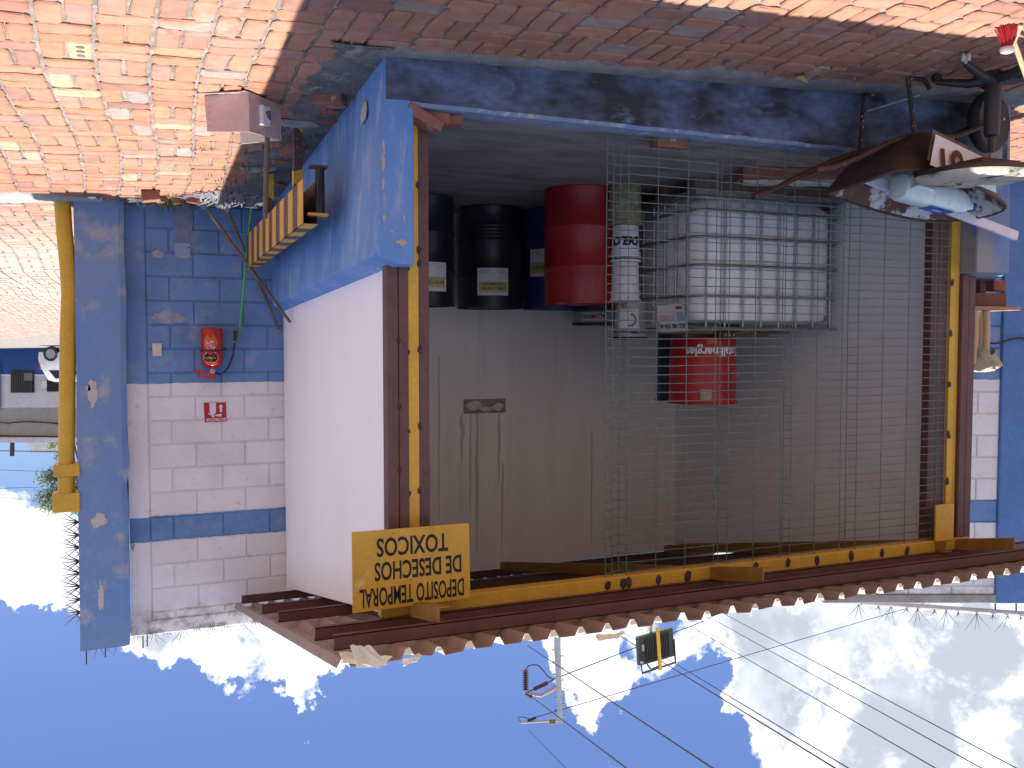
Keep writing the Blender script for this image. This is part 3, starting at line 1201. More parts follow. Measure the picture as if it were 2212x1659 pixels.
sign_line('DEPOSITO TEMPORAL', .055, .945, .715, .955, 1)
sign_line('DE DESECHOS', .075, .82, .40, .64, 1)
sign_line('TOXICOS', .19, .80, .10, .34, 1)
for u, v in ((.52, .66), (.28, .93), (.66, .05)):
    p = Q[1].lerp(Q[0], u).lerp(Q[2].lerp(Q[3], u), v)
    MB().lathe([(.006, 0), (.006, .003), (.002, .005)], p + Vector((0, -.001, 0)), 8, axis=(0, -1, 0)).obj('screw', M_galv, sg)

# ------------------------------------------------------------------ boundary walls of painted blocks
def paintmat(name, z1, z2, z3, col=BLUE):
    """two-colour wall paint: blue below z1 and in a band z2..z3, white elsewhere; brushed edge, worn patches"""
    m = bpy.data.materials.new(name)
    m.use_nodes = True
    t = m.node_tree
    b = t.nodes['Principled BSDF']
    b.inputs['Roughness'].default_value = .82
    b.inputs['Specular IOR Level'].default_value = .3
    geo = t.nodes.new('ShaderNodeNewGeometry')
    sp = t.nodes.new('ShaderNodeSeparateXYZ')
    t.links.new(geo.outputs['Position'], sp.inputs[0])

    def nz(s, d=4, r=.6):
        n = t.nodes.new('ShaderNodeTexNoise')
        n.inputs['Scale'].default_value = s
        n.inputs['Detail'].default_value = d
        n.inputs['Roughness'].default_value = r
        t.links.new(geo.outputs['Position'], n.inputs['Vector'])
        return n.outputs[0]

    def mth(op, a, bb):
        n = t.nodes.new('ShaderNodeMath')
        n.operation = op
        for i, v in enumerate((a, bb)):
            if isinstance(v, (int, float)):
                n.inputs[i].default_value = v
            else:
                t.links.new(v, n.inputs[i])
        return n.outputs[0]

    def rng(v, a, bb, lo=0, hi=1):
        n = t.nodes.new('ShaderNodeMapRange')
        n.inputs['From Min'].default_value = a
        n.inputs['From Max'].default_value = bb
        n.inputs['To Min'].default_value = lo
        n.inputs['To Max'].default_value = hi
        t.links.new(v, n.inputs['Value'])
        return n.outputs[0]

    def mix(f, a, bb):
        n = t.nodes.new('ShaderNodeMix')
        n.data_type = 'RGBA'
        t.links.new(f, n.inputs[0])
        for i, v in ((6, a), (7, bb)):
            if isinstance(v, tuple):
                n.inputs[i].default_value = (*v, 1)
            else:
                t.links.new(v, n.inputs[i])
        return n.outputs[2]
    z = mth('ADD', sp.outputs[2], mth('MULTIPLY', mth('SUBTRACT', nz(9, 3), .5), .02))
    bl = mth('MAXIMUM', mth('LESS_THAN', z, z1), mth('MULTIPLY', mth('GREATER_THAN', z, z2), mth('LESS_THAN', z, z3)))
    n1 = nz(2.2, 5)
    wh = mix(rng(n1, .4, .65), (.77, .765, .79), (.69, .68, .70))
    wh = mix(rng(nz(11, 5, .68), .61, .72, 0, .75), wh, (.50, .46, .44))
    bb_ = mix(rng(n1, .4, .65), col, tuple(c * .74 for c in col))
    bb_ = mix(rng(nz(4.2, 6, .68), .55, .70, 0, .7), bb_, (.30, .34, .42))
    c = mix(bl, wh, bb_)
    c = mix(rng(nz(40, 3), .62, .8, 0, .35), c, (.15, .15, .17))
    oi = t.nodes.new('ShaderNodeObjectInfo')
    c = mix(rng(oi.outputs['Random'], 0, 1, 0, .22), c, mix(bl, (.50, .47, .46), (.13, .17, .26)))
    c = mix(rng(nz(3.4, 5, .7), .58, .66, 0, .5), c, mix(bl, (.80, .78, .76), (.26, .31, .42)))
    # grime that has run down from the coping
    c = mix(mth('MULTIPLY', rng(sp.outputs[2], 3.55, 3.85), rng(nz(7, 5, .7), .42, .6)), c, (.14, .13, .12))
    t.links.new(c, b.inputs['Base Color'])
    bp = t.nodes.new('ShaderNodeBump')
    bp.inputs['Strength'].default_value = .9
    bp.inputs['Distance'].default_value = .005
    t.links.new(nz(60, 6, .75), bp.inputs['Height'])
    t.links.new(bp.outputs[0], b.inputs['Normal'])
    return m


M_wallpaint = paintmat('wall_paint', 1.728, 2.842, 3.05)


def block_mesh(wd, hd, dp=.03):
    bm = bmesh.new()
    bmesh.ops.create_cube(bm, size=1)
    for q in bm.verts:
        q.co = Vector((q.co.x * wd, q.co.y * dp, q.co.z * hd))
    bmesh.ops.bevel(bm, geom=bm.edges[:], offset=.006, segments=1, affect='EDGES', profile=.5)
    for q in bm.verts:
        q.co += Vector((random.uniform(-.001, .001), random.uniform(-.001, .001), random.uniform(-.001, .001)))
    me = bpy.data.meshes.new('block')
    bm.to_mesh(me)
    bm.free()
    me.materials.append(M_wallpaint)
    return me


BLK = {}


def block(parent, c, xd_, yd_, wd, hd):
    key = (round(wd, 2), round(hd, 2))
    if key not in BLK:
        BLK[key] = block_mesh(wd, hd)
    o_ = bpy.data.objects.new('block', BLK[key])
    c = Vector(c)
    zd_ = Vector((0, 0, 1))
    COL.objects.link(o_)
    o_.parent = parent
    o_.matrix_local = Matrix(((xd_.x, yd_.x, 0, c.x - parent.location.x), (xd_.y, yd_.y, 0, c.y - parent.location.y), (0, 0, 1, c.z - parent.location.z), (0, 0, 0, 1)))
    return o_


bw = thing('boundary_wall', 'block wall painted blue and white with blue corner column behind the extinguisher', 'wall')
WY = 3.76
MB().box(-4.3, 1.13, WY + .012, WY + .16, -.2, 3.80).obj('mortar_bed', M_wallpaint, bw)
MB().box(1.06, 1.215, WY - .006, WY + .15, -.2, 3.80).obj('plaster_strip', M_wallpaint, bw)
mb = MB()
mb.box(-.3, 1.22, WY - .012, WY + .17, 3.72, 3.835)
mb.obj('coping', M_wallpaint, bw, bevel=.01)
z0 = .24
rk = random.Random(21)
row = 0
while z0 < 3.7:
    js = (1.055, .87, .47, .08, -.32) if row % 2 else (1.055, .68, .28, -.12)
    hh = min(.2, 3.715 - z0)
    for a, b in zip(js, js[1:]):
        if hh > .05:
            block(bw, ((a + b) / 2, WY + .0145 + rk.uniform(-.002, .002), z0 + hh / 2), Vector((1, 0, 0)), Vector((0, 1, 0)), abs(a - b) - .011, hh - .011)
    z0 += .2 if row != 12 else .208
    row += 1
# corner column, chipped along one arris
mb = MB()
loops = []
for k in range(20):
    z = lerp(-.2, 3.86, k / 19)
    j1 = .012 * noise.noise(Vector((z * 4, 0, 1)))
    j2 = .022 * noise.noise(Vector((z * 5.3, 2, 1)))
    tp = .02 * k / 19
    loops.append([(1.205 - j2 * .4 + tp, WY + .2, z), (1.205 + j2 + tp, WY - .13 + j1, z), (1.245 + tp + j2 * .5, WY - .15, z), (1.565 + tp * 1.5 + j1 * .4, WY - .15, z), (1.575 + tp * 1.5 + j1 * .4, WY + .2, z)])
mb.loft(loops, cap0=True, cap1=True)
mb.obj('column', M_bcol, bw)
for (px, py, w_, h_, sd) in ((200, 850, 9, 26, 3), (214, 1125, 16, 14, 6), (218, 1290, 5, 30, 7), (190, 838, 5, 6, 9)):
    c = AY(px, py, WY - .153)
    pts = []
    for k in range(14):
        a = -k / 14 * 2 * math.pi
        r_ = 1 + .6 * noise.noise(Vector((math.cos(a) * 2, math.sin(a) * 2, sd)))
        pts.append(c + Vector((math.cos(a) * w_ * .004 * r_, 0, math.sin(a) * h_ * .004 * r_)))
    MB().poly(pts[::-1]).obj('bare_patch', MATS['bare_render'], bw)
for (px, py, w_, h_, sd) in ((363, 686, 34, 13, 13), (340, 548, 12, 9, 15)):
    c = AY(px, py, WY - .0042)
    pts = []
    for k in range(18):
        a = -k / 18 * 2 * math.pi
        r_ = 1 + .5 * noise.noise(Vector((math.cos(a) * 2.6, math.sin(a) * 2.6, sd)))
        pts.append(c + Vector((math.cos(a) * w_ * .004 * r_, 0, math.sin(a) * h_ * .004 * r_)))
    MB().poly(pts[::-1]).obj('worn_paint', mat('worn_blue', (.34, .36, .40), (.20, .26, .38), rough=.9, scale=14), bw)
# anti-climb spikes
def spikes(parent, c, ax_, out, n, ln, spread, r=.004):
    m_ = MB()
    c, ax_, out = Vector(c), Vector(ax_), Vector(out)
    rr_ = random.Random(int(c.x * 977) + int(c.z * 331))
    for k in range(n):
        u = (k / (n - 1) - .5) * 2 if n > 1 else 0
        d = (out + ax_ * u * spread + out.cross(ax_) * rr_.uniform(-.35, .35)).normalized()
        l_ = ln * rr_.uniform(.85, 1.1)
        m_.tube([c, c + d * l_ * .5, c + d * l_ + ax_ * u * .015], [r, r * .8, r * .25], 5)
    m_.obj('spike_cluster', M_spike, parent)
for px in (332, 394, 457, 522, 585, 255, 213):
    p = AY(px, 1378, WY + .05)
    spikes(bw, (p.x, WY + .05, 3.83 if px > 260 else 3.855), (1, 0, 0), (0, 0, 1), 4, .15, .75, .0028)
for px in (362, 425, 486, 497, 552, 297, 238):
    p = AY(px, 1378, WY + .05)
    spikes(bw, (p.x, WY + .05, 3.83), (1, 0, 0), (0, 0, 1), 3, .05, .6, .005)
for py in (1129, 1159, 1188, 1221, 1250, 1282, 1314, 1346):
    p = AX(168, py, 1.6)
    spikes(bw, (1.59, WY + .02, p.z), (0, 0, 1), (1, 0, 0), 5, .15, .62, .0055)
    spikes(bw, (1.59, WY + .02, p.z + .055), (0, 0, 1), (1, 0, 0), 2, .05, .5, .005)
for px, h in ((186, .18), (227, .14), (309, .1), (318, .09)):
    p = AY(px, 1385, WY + .06)
    MB().tube([(p.x, WY + .06, 3.7), (p.x, WY + .06, 3.86 + h)], .006, 6).obj('reinforcing_bar', M_spike, bw)

cx_, cy_ = Vector((CS, SN, 0)), Vector((-SN, CS, 0))
lw = thing('boundary_wall', 'block wall painted blue and white seen past the shed pier, crossed by a black cable', 'wall', AD(2165, 735, 8.25).xy.to_3d())


def LW(px, py, off=0):
    return AD(px, py, 8.25 + off)


o0 = LW(2165, 735)
o0.z = 0


def lwbox(u0, u1, d0, d1, z0_, z1_, nm, m, bev=0):
    """u along the wall (positive towards the shed), d depth behind its face"""
    P = lambda u, d, z: o0 + cx_ * u + cy_ * d + Vector((0, 0, z))
    m_ = MB().hexa([P(u0, d0, z0_), P(u1, d0, z0_), P(u1, d1, z0_), P(u0, d1, z0_), P(u0, d0, z1_), P(u1, d0, z1_), P(u1, d1, z1_), P(u0, d1, z1_)])
    return m_.obj(nm, m, lw, bevel=bev)


lwbox(-.2, 1.6, .012, .16, -.4, 3.72, 'mortar_bed', M_wallpaint)
lwbox(-2.2, 0.005, -.03, .18, -.4, 3.80, 'column', mat('blue_far_column', (.10, .21, .47), (.085, .18, .40), rough=.8, scale=3, bump=.5, c3=(.3, .3, .32), s3=7, lo3=.7, hi3=.76), .01)
lwbox(-2.2, 1.6, -.02, .17, 3.722, 3.80, 'coping', M_conc, .01)
z0 = .04
row = 0
while z0 < 3.7:
    js = (.01, .21, .61, 1.01, 1.41) if row % 2 else (.01, .41, .81, 1.21, 1.55)
    for a, b in zip(js, js[1:]):
        hh = min(.2, 3.72 - z0)
        if hh > .05 and z0 > .6:
            c = o0 + cx_ * ((a + b) / 2) + cy_ * (.012 + rk.uniform(-.002, .002))
            block(lw, (c.x, c.y, z0 + hh / 2), cx_, cy_, abs(a - b) - .011, hh - .011)
    z0 += .2
    row += 1
rail = thing('spiked_rail', 'white rusty rail set with long steel spikes above the far end of the roof', 'rail', AD(2100, 1320, 8.9))
MB().tube([AD(1860, 1302, 8.9), AD(2300, 1332, 8.9)], .028, 8).obj('bar', mat('rail_white', (.62, .58, .56), (.5, .44, .42), rough=.6, scale=4, c3=(.2, .1, .08), s3=3, lo3=.62, hi3=.68), rail)
for px in (1855, 1925, 1982, 2044, 2110, 2177):
    spikes(rail, AD(px, lerp(1306, 1332, (px - 1860) / 350), 8.88), cx_, (0, 0, 1), 4, .19, .7, .0028)
for px in (1898, 1959, 2019, 2070, 2145, 2205):
    spikes(rail, AD(px, lerp(1306, 1332, (px - 1860) / 350), 8.88), cx_, (0, 0, 1), 3, .06, .4, .004)
for px in (2150, 2195):
    MB().tube([AD(px, 1260, 8.9), AD(px, 1328, 8.9)], .008, 6).obj('stay', M_spike, rail)
cb = MB().tube([AD(2090, 742, 8.2)] + [AD(2120 + k * 12, 736 + 6 * math.sin(k * .7), 8.2) for k in range(10)] + [AD(2260, 744, 8.2), AD(2400, 741, 8.2), AD(2640, 746, 8.2)], .009, 6).obj('wall_cable', M_blk)
tag(cb, 'black cable strung level across the blue part of the far block wall', 'cable')

# ------------------------------------------------------------------ yellow gate post beside the column
gp = thing('gate_post', 'bent yellow steel pipe post clamped to the blue corner column', 'gate post', AG(135, 432))
py_ = 3.66
path = [AY(px, py, py_) for px, py in ((134, 425), (139, 500), (147, 580), (150, 635), (147, 720), (145, 850), (143, 1001), (142, 1075), (142, 1100))]
MB().tube(path, .060, 20).obj('pipe', M_pipe, gp, smooth=True)
p0 = path[0]
for y0_, y1_, w0 in ((1001, 1027, .088), (1063, 1104, .096)):
    a, b = AY(143, y0_, py_), AY(143, y1_, py_)
    MB().box(a.x - .10, a.x + w0, py_ - .07, py_ + .08, a.z, b.z).obj('clamp', M_pipe, gp, bevel=.004)
a, b = AY(160, 1030, py_), AY(160, 1062, py_)
MB().tube([a, b], .012, 6).obj('clamp_rod', M_pipe, gp)
a, b = AY(160, 445, py_ + .02), AY(161, 1030, py_ + .02)
MB().box(a.x - .03, a.x + .006, py_ + .03, py_ + .05, a.z, b.z).obj('backing_strip', M_pipe, gp)

# ------------------------------------------------------------------ the yard beyond: building, car, trees, wires
FD = 42.0
fb = thing('far_building', 'low blue and white building with barred window across the yard', 'building', AD(60, 740, FD))
def FB(px, py, off=0.0): return AD(px, py, FD + off)
def fquad(px0, px1, py0, py1, d0, d1, nm, m, parent):
    q0 = [FB(px1, py0, d0), FB(px0, py0, d0), FB(px0, py0, d1), FB(px1, py0, d1)]
    q1 = [FB(px1, py1, d0), FB(px0, py1, d0), FB(px0, py1, d1), FB(px1, py1, d1)]
    return MB().hexa(q0 + q1).obj(nm, m, parent)
fquad(-400, 330, 725, 809.5, 0, 4, 'lower_wall', M_fblue, fb)
fquad(-400, 330, 810, 880, 0, 4, 'wall', M_fwhite, fb)
fquad(-400, 330, 880.2, 915, .02, 4, 'upper_wall', M_fgrey, fb)
fquad(-400, 330, 915.2, 945, -.2, 4, 'parapet', M_fgrey, fb)
fquad(-400, 330, 945.2, 956, -.9, 4, 'roof_edge', mat('fascia', (.55, .54, .55), scale=1), fb)
fquad(-400, 330, 728, 753, -.5, -.02, 'kerb', mat('far_kerb', (.16, .10, .09), scale=2), fb)
wn = fquad(23, 74, 800, 848, -.06, -.01, 'window', M_blk, fb)
fquad(26, 71, 803, 845, -.08, -.065, 'pane', M_glass, wn)
for k in range(9):
    fquad(28 + k * 5, 28.6 + k * 5, 803, 845, -.12, -.10, 'bar', M_blk, wn)
fquad(52, 70, 806, 822, -.085, -.082, 'reflection_sheet', mat('grey_pane', (.35, .34, .34), scale=3), wn)
dr = fquad(101, 140, 757, 846, -.06, -.01, 'door', mat('dark_door', (.03, .018, .02), scale=3), fb)
fquad(104, 106, 796, 800, -.1, -.06, 'handle', M_galv, dr)
fquad(90, 101, 823, 838, -.05, -.01, 'notice', M_paper, fb)
fquad(-20, 1, 780, 882, -.1, -.01, 'shutter', M_fblue, fb)
MB().tube([FB(-60, 912, -.25), FB(20, 914, -.25), FB(60, 910, -.25), FB(128, 915, -.25)], .03, 6).obj('conduit', M_blk, fb)
MB().tube([FB(-60, 940, -.3), FB(135, 943, -.3)], .03, 6).obj('pipe', M_maroon, fb)
pole_ = MB().tube([FB(27, 940, 1), FB(26, 985, 1)], .10, 8).obj('roof_post', M_blk, fb)
hb = thing('white_roofed_block', 'bright white gabled block rising behind the far building', 'building', AD(110, 740, 62))
P = [AD(px, py, 62) for px, py in ((45, 930), (160, 930), (165, 975), (68, 975))]
B_ = [q + cy_ * 6 for q in P]
MB().hexa([P[1], P[0], B_[0], B_[1], P[2], P[3], B_[3], B_[2]]).obj('gable', mat('bright_white', (.8, .82, .82), scale=1), hb)
q_ = [AD(px, py, 61.8) for px, py in ((66, 973), (168, 973), (168, 978), (66, 978))]
MB().poly([q_[1], q_[0], q_[3], q_[2]]).obj('ridge_sheet', M_fwhite, hb, solid=.1)

# car
cr = thing('parked_car', 'white hatchback parked by the far building, half hidden by the yellow post', 'car', AD(150, 742, 38.5))
O = AD(150, 742, 38.5)
O.z = zg(O.x, O.y)
fx, fy = cx_ * -1, cy_          # the car's length runs along cx_
def CR(l, s_, z): return O + cx_ * l + cy_ * s_ + Vector((0, 0, z))
prof = [(.92, .25), (.95, .50), (.90, .78), (.82, .95), (.60, 1.42), (.30, 1.50), (-.9, 1.48), (-1.5, 1.02), (-2.5, .88), (-2.85, .6), (-2.85, .25)]
loops = []
for s_, k in ((-.82, .93), (-.76, 1.0), (.76, 1.0), (.82, .93)):
    loops.append([CR(lerp(-1.0, l, k), s_ * (1 - .12 * max(0, z - .9) / .6), lerp(.6, z, k)) for l, z in prof])
MB().loft(loops, cap0=True, cap1=True).obj('body', M_car, cr, smooth=True)
for s_ in (-.80, .80):
    e = -.012 if s_ < 0 else .012
    MB().poly([CR(.62, s_ * .955 + e, 1.0), CR(.48, s_ * .90 + e, 1.36), CR(-.85, s_ * .90 + e, 1.36), CR(-1.35, s_ * .955 + e, 1.0)]).obj('side_window', M_glass, cr)
for l in (.40, -2.15):
    for s_ in (-.72, .72):
        wh = MB().lathe([(.20, -.1), (.31, -.1), (.32, 0), (.31, .1), (.20, .1)], CR(l, s_, .32), 20, axis=cy_).obj('wheel', M_blk, cr)
        MB().lathe([(.2, -.105), (.05, -.11), (.05, .11), (.2, .105)], CR(l, s_, .32), 14, axis=cy_).obj('rim', M_galv, wh)
for s_ in (-.74, .70):
    MB().obox(CR(.90, s_ + .02, .86), cx_ * .035, cy_ * .09, (0, 0, .12)).obj('tail_light', M_tail, cr, bevel=.01)
MB().obox(CR(.94, 0, .40), cx_ * .03, cy_ * .6, (0, 0, .07)).obj('bumper_trim', M_blk, cr)

# trees
def tree(px, fd, zc, rx, rzz, nleaf, label, seed):
    g = AD(px, 740, fd)
    base = Vector((g.x, g.y, zg(g.x, g.y) - .1))
    t_ = thing('leafy_tree', label, 'tree', base, 'trees beyond the yard')
    rr_ = random.Random(seed)
    top = Vector((g.x, g.y, zc))
    m_ = MB().tube([base, base.lerp(top, .5) + Vector((.1, 0, 0)), top], [.16, .12, .05], 8)
    m_.obj('trunk', M_trunk, t_)
    cl = []
    for k in range(26):
        a, b = rr_.random() * 6.28, rr_.uniform(-.8, 1)
        r_ = rr_.uniform(.3, 1)
        cl.append(top + Vector((math.cos(a) * rx * r_ * math.sqrt(max(.05, 1 - b * b * .8)), math.sin(a) * rx * r_ * math.sqrt(max(.05, 1 - b * b * .8)), b * rzz)))
    m_ = MB()
    for c in cl[:14]:
        m_.tube([base.lerp(top, .6), base.lerp(top, .75).lerp(c, .5) + Vector((0, 0, .15)), c], [.05, .03, .012], 5)
    m_.obj('limbs', M_trunk, t_)
    m_ = MB()
    for c in cl:
        for k in range(nleaf // len(cl)):
            p = c + Vector((rr_.gauss(0, .3) * rx * .5, rr_.gauss(0, .3) * rx * .5, rr_.gauss(0, .3) * rx * .42))
            a, b = rr_.random() * 6.28, rr_.uniform(-.8, .8)
            d = Vector((math.cos(a) * math.cos(b), math.sin(a) * math.cos(b), math.sin(b))) * rr_.uniform(.04, .085)
            s_ = d.orthogonal().normalized() * d.length * .45
            m_.poly([p - d, p - s_, p + d, p + s_])
    m_.obj('crown', M_leaf, t_)
tree(150, 46, AD(150, 1055, 46).z, 1.75, 1.2, 9000, 'feathery green tree rising beside the top of the yellow post', 4)
tree(128, 50, AD(128, 960, 50).z, .85, .7, 2600, 'smaller green tree in front of the white roof beyond the yard', 9)

# power lines and pole
up_ = thing('utility_pole', 'pale steel utility pole with insulators and 010 number plate', 'utility pole', AD(1204, 760, 45))
UD = 45.0
def UP(px, py, off=0.0): return AD(px, py, UD + off)
MB().tube([AD(1197, 740, UD), UP(1204, 1396), UP(1210.5, 1563)], [.22, .165, .12], 14).obj('mast', M_pole, up_, smooth=True)
M_arm = mat('arm_pink', (.45, .36, .36), scale=2, rough=.6, bump=0)
MB().tube([UP(1207, 1482), UP(1168, 1503), UP(1135, 1497)], [.11, .10, .07], 8).obj('lower_arm', M_arm, up_)
MB().tube([UP(1209, 1556), UP(1125, 1561)], [.06, .06], 8).obj('upper_arm', M_arm, up_)
pts = [(0.05, 0)]
ins = MB()
a, b = UP(1135, 1446), UP(1135.5, 1492)
ax_ = (b - a)
prof = []
for k in range(9):
    h = ax_.length * (k + .2) / 9.2
    prof += [(.04, h), (.15, h + .02), (.16, h + .05), (.04, h + .07)]
ins.lathe(prof, a, 10, axis=ax_)
ins.obj('insulator', mat('insulator', (.09, .06, .07), rough=.3, bump=0), up_)
MB().tube([UP(1183, 1475), UP(1153, 1489)], .10, 8).obj('insulator', M_maroon, up_)
MB().tube([UP(1158, 1550), UP(1140, 1557)], .07, 8).obj('insulator', M_blk, up_)
MB().tube([UP(1135, 1498), UP(1148, 1506)], .09, 8).obj('insulator', M_maroon, up_)
MB().tube([UP(1183, 1475), UP(1196, 1468)], .03, 5).obj('clamp', M_wire, up_)
MB().tube([UP(1153, 1489), UP(1136, 1496)], .03, 5).obj('clamp', M_wire, up_)
MB().tube([UP(px, py) for px, py in ((1136, 1446), (1142, 1438), (1152, 1436), (1162, 1437), (1172, 1447), (1184, 1462), (1195, 1468))], .03, 5).obj('jumper', M_wire, up_)
MB().tube([UP(px, py) for px, py in ((1126, 1560), (1119, 1553), (1121, 1549), (1132, 1549), (1145, 1553))], .02, 5).obj('jumper', M_wire, up_)
pl_ = MB().hexa([UP(1201, 1552, -.2), UP(1184.5, 1553, -.2), UP(1184.5, 1553, -.17), UP(1201, 1552, -.17), UP(1202.5, 1564.5, -.2), UP(1185.5, 1565.5, -.2), UP(1185.5, 1565.5, -.17), UP(1202.5, 1564.5, -.17)]).obj('number_plate', mat('plate_cream', (.70, .56, .38), scale=3, bump=0), up_)
c = UP(1193.5, 1554.5, -.215)
text_flat(MB(), '010', c, cx_, Vector((0, 0, 1)), .30, .62, thick=.012).obj('lettering', M_rust, pl_)
for k, py in enumerate(range(1404, 1556, 13)):
    cxp = lerp(1204, 1210.5, (py - 1396) / 167)
    s_ = 1 if k % 2 else -1
    MB().tube([UP(cxp, py), UP(cxp + s_ * 12, py)], .03, 4).obj('step', M_wire, up_)


def wire(p, q, d0, d1, r, label, s_=0.0):
    m_ = MB().tube(sag(AD(p[0], p[1], d0), AD(q[0], q[1], d1), 10, s_), r, 5)
    o_ = m_.obj('power_line', M_wire)
    tag(o_, label, 'power line', 'overhead power lines')


wire((1140, 1395), (1640, 1726), 45, 17, .020, 'power line crossing just under the lower pole arm')
wire((1148, 1505), (1450, 1732), 45, 17, .020, 'power line running from the lower pole arm out of the frame')
wire((1140, 1575), (1270, 1708), 44, 22, .011, 'thin line from the tip of the upper pole arm out of the frame')
wire((1194, 1468), (1520, 1342), 45, 60, .030, 'power line from the lower insulators down behind the floodlight')
wire((1145, 1553), (2010, 1299), 45, 70, .022, 'thin line from the upper pole arm down to the spiked rail')
wire((1340, 1374), (1880, 1706), 40, 15, .017, 'lower of two close power lines passing above the floodlight')
wire((1340, 1362), (1905, 1703), 42, 16, .013, 'upper of two close power lines passing above the floodlight')
wire((1490, 1352), (2110, 1711), 42, 17, .013, 'third power line from the floodlight towards the large cloud')
wire((1530, 1332), (2190, 1698), 42, 17, .013, 'fourth power line from the floodlight across the large cloud')
wire((1560, 1324), (2290, 1709), 42, 17, .013, 'outermost power line across the middle of the large cloud')
wire((-60, 973), (150, 976), 55, 60, .03, 'cable low over the far roof beside the roof post')
wire((-60, 1013), (110, 1019), 60, 70, .02, 'thin cable above the far roof crossing the tree top')
wire((-60, 1057), (90, 1052), 60, 70, .02, 'thin cable over the far roof at the middle of the tree')
wire((-60, 1068), (80, 1082), 60, 70, .018, 'highest thin cable over the far roof')

# ------------------------------------------------------------------ floodlight on the roof
fl = thing('floodlight', 'black floodlight with cooling fins hung from a yellow bar on the roof edge', 'floodlight', AY(1415, 1362, -.3))
c = AY(1415, 1396, -.30)
ax_, az_ = Vector((.106, .0, .012)), Vector((.006, -.02, .07))
ay_ = Vector((0, .018, .004))
MB().obox(c, ax_, ay_, az_).obj('housing', M_lamp, fl, bevel=.008)
for k in range(15):
    u = lerp(-.62, .62, k / 14)
    MB().obox(c + ax_ * u - ay_ * 1.35, ax_ * .018, ay_ * .5, az_ * .8).obj('fin', M_lamp, fl)
MB().obox(c + ax_ * .02 - ay_ * 2.2 + az_ * .1, (.009, 0, 0), (0, .004, 0), az_ * 1.45).obj('bar', M_yel, fl)
b0 = c - ay_
MB().tube([b0 - ax_ * .98 - az_ * .2, b0 - ax_ * .98 + az_ * 1.42, b0 + ax_ * .9 + az_ * 1.5, b0 + ax_ * .95 + az_ * .2], .006, 6).obj('bracket', M_blk, fl)
MB().obox(c - ay_ * 1.5 + ax_ * .83 - az_ * .2, ax_ * .05, ay_ * .3, az_ * .22).obj('junction', M_galv, fl)
MB().tube([c + ax_ * .6 - ay_ + az_, c + ax_ * .5 - ay_ * 2 + az_ * 1.35, c + ax_ * .1 - ay_ * 2 + az_ * 1.3], .005, 6).obj('lead', M_blk, fl)
MB().lathe([(.008, 0), (.008, .012)], c - ay_ * 1.2 + ax_ * .92 + az_ * .75, 8, axis=(0, -1, 0)).obj('knob', M_galv, fl)
MB().tube([(c.x, -.26, rz(-.26) + .02), c + ax_ * .02 + Vector((0, .04, -.03))], .008, 6).obj('stem', M_yel, fl)

# ------------------------------------------------------------------ things kept in the shed
def drum(px, y, label, m, lines=None, lab=None, zlab=(.55, .78), halfw=.132, h=.88, r=.288, extra_ribs=False, z0=FL):
    c0 = AY(px, 560, y)
    c = Vector((c0.x, y, z0))
    t_ = thing('steel_drum', label, 'drum', c, 'steel drums')
    pr = [(r - .012, 0), (r + .004, .0), (r + .006, .012), (r - .002, .03)]
    for z in (.30, .60):
        pr += [(r, z * h / .88 - .022), (r + .009, z * h / .88 - .008), (r + .009, z * h / .88 + .008), (r, z * h / .88 + .022)]
    if extra_ribs:
        for z in (.17, .20, .23, .26):
            pr += [(r, z * h / .88 - .010), (r + .004, z * h / .88), (r, z * h / .88 + .010)]
        pr = pr[:4] + sorted(pr[4:], key=lambda q: q[1])
    pr += [(r - .002, h - .03), (r - .002, h - .014)]
    MB().lathe(pr, c, 40).obj('shell', m, t_, smooth=True)
    MB().lathe([(r - .002, h - .014), (r + .006, h - .012), (r + .006, h), (r - .006, h), (r - .008, h - .014)], c, 40, cap=False).obj('rim', m, t_, smooth=True)
    MB().lathe([(r - .006, h - .020), (r - .006, h - .012)], c, 40).obj('lid', m, t_)
    MB().lathe([(.03, h - .012), (.03, h - .002)], c + Vector((.16, .05, 0)), 12).obj('bung', M_galv, t_)
    if lines:
        a0 = camang(c) + (lab or 0)
        z_0, z_1 = zlab
        da = halfw / r
        pap = MB().cpatch(c, r + .0105, a0 - da, a0 + da, z_0, z_1, 12).obj('label', M_paper, t_)
        H_ = z_1 - z_0
        MB().cpatch(c, r + .0112, a0 - da * .9, a0 + da * .9, z_0 + H_ * .50, z_0 + H_ * .87, 12).obj('yellow_band', M_pyel, pap)
        tm = MB()
        k = len(lines)
        for i, s_ in enumerate(lines):
            zz = z_0 + H_ * (.63 if k == 1 else (.70 - .15 * i))
            text_cyl(tm, s_, c, r + .0118, a0, zz, .036 if k == 1 else .03, .78, thick=.0006)
        for i, zz in enumerate((.24, .31, .38)):
            text_cyl(tm, '- - - - -' if i < 2 else '_ _ _ _', c, r + .0118, a0 - da * .45, z_0 + H_ * zz, .018, .7)
        text_cyl(tm, '. . . . . . . . .', c, r + .0118, a0, z_0 + H_ * .91, .03, .7)
        tm.obj('lettering', M_ink, pap)
        tm = MB()
        for i in range(3):
            aa = a0 + da * (.34 + .22 * i)
            for j in range(6):
                b0, b1 = j * 1.047, j * 1.047 + .8
                R_ = .011
                zc = z_0 + H_ * .15
                tm.poly([c + Vector((math.cos(aa + math.cos(b) * q / r) * (r + .0118), math.sin(aa + math.cos(b) * q / r) * (r + .0118), zc + math.sin(b) * q)) for b, q in ((b0, R_), (b1, R_), (b1, R_ * .6), (b0, R_ * .6))])
        text_cyl(tm, '=======', c, r + .0118, a0 - da * .55, z_0 + H_ * .12, .024, .6)
        tm.obj('print', M_inkb, pap)
    return t_


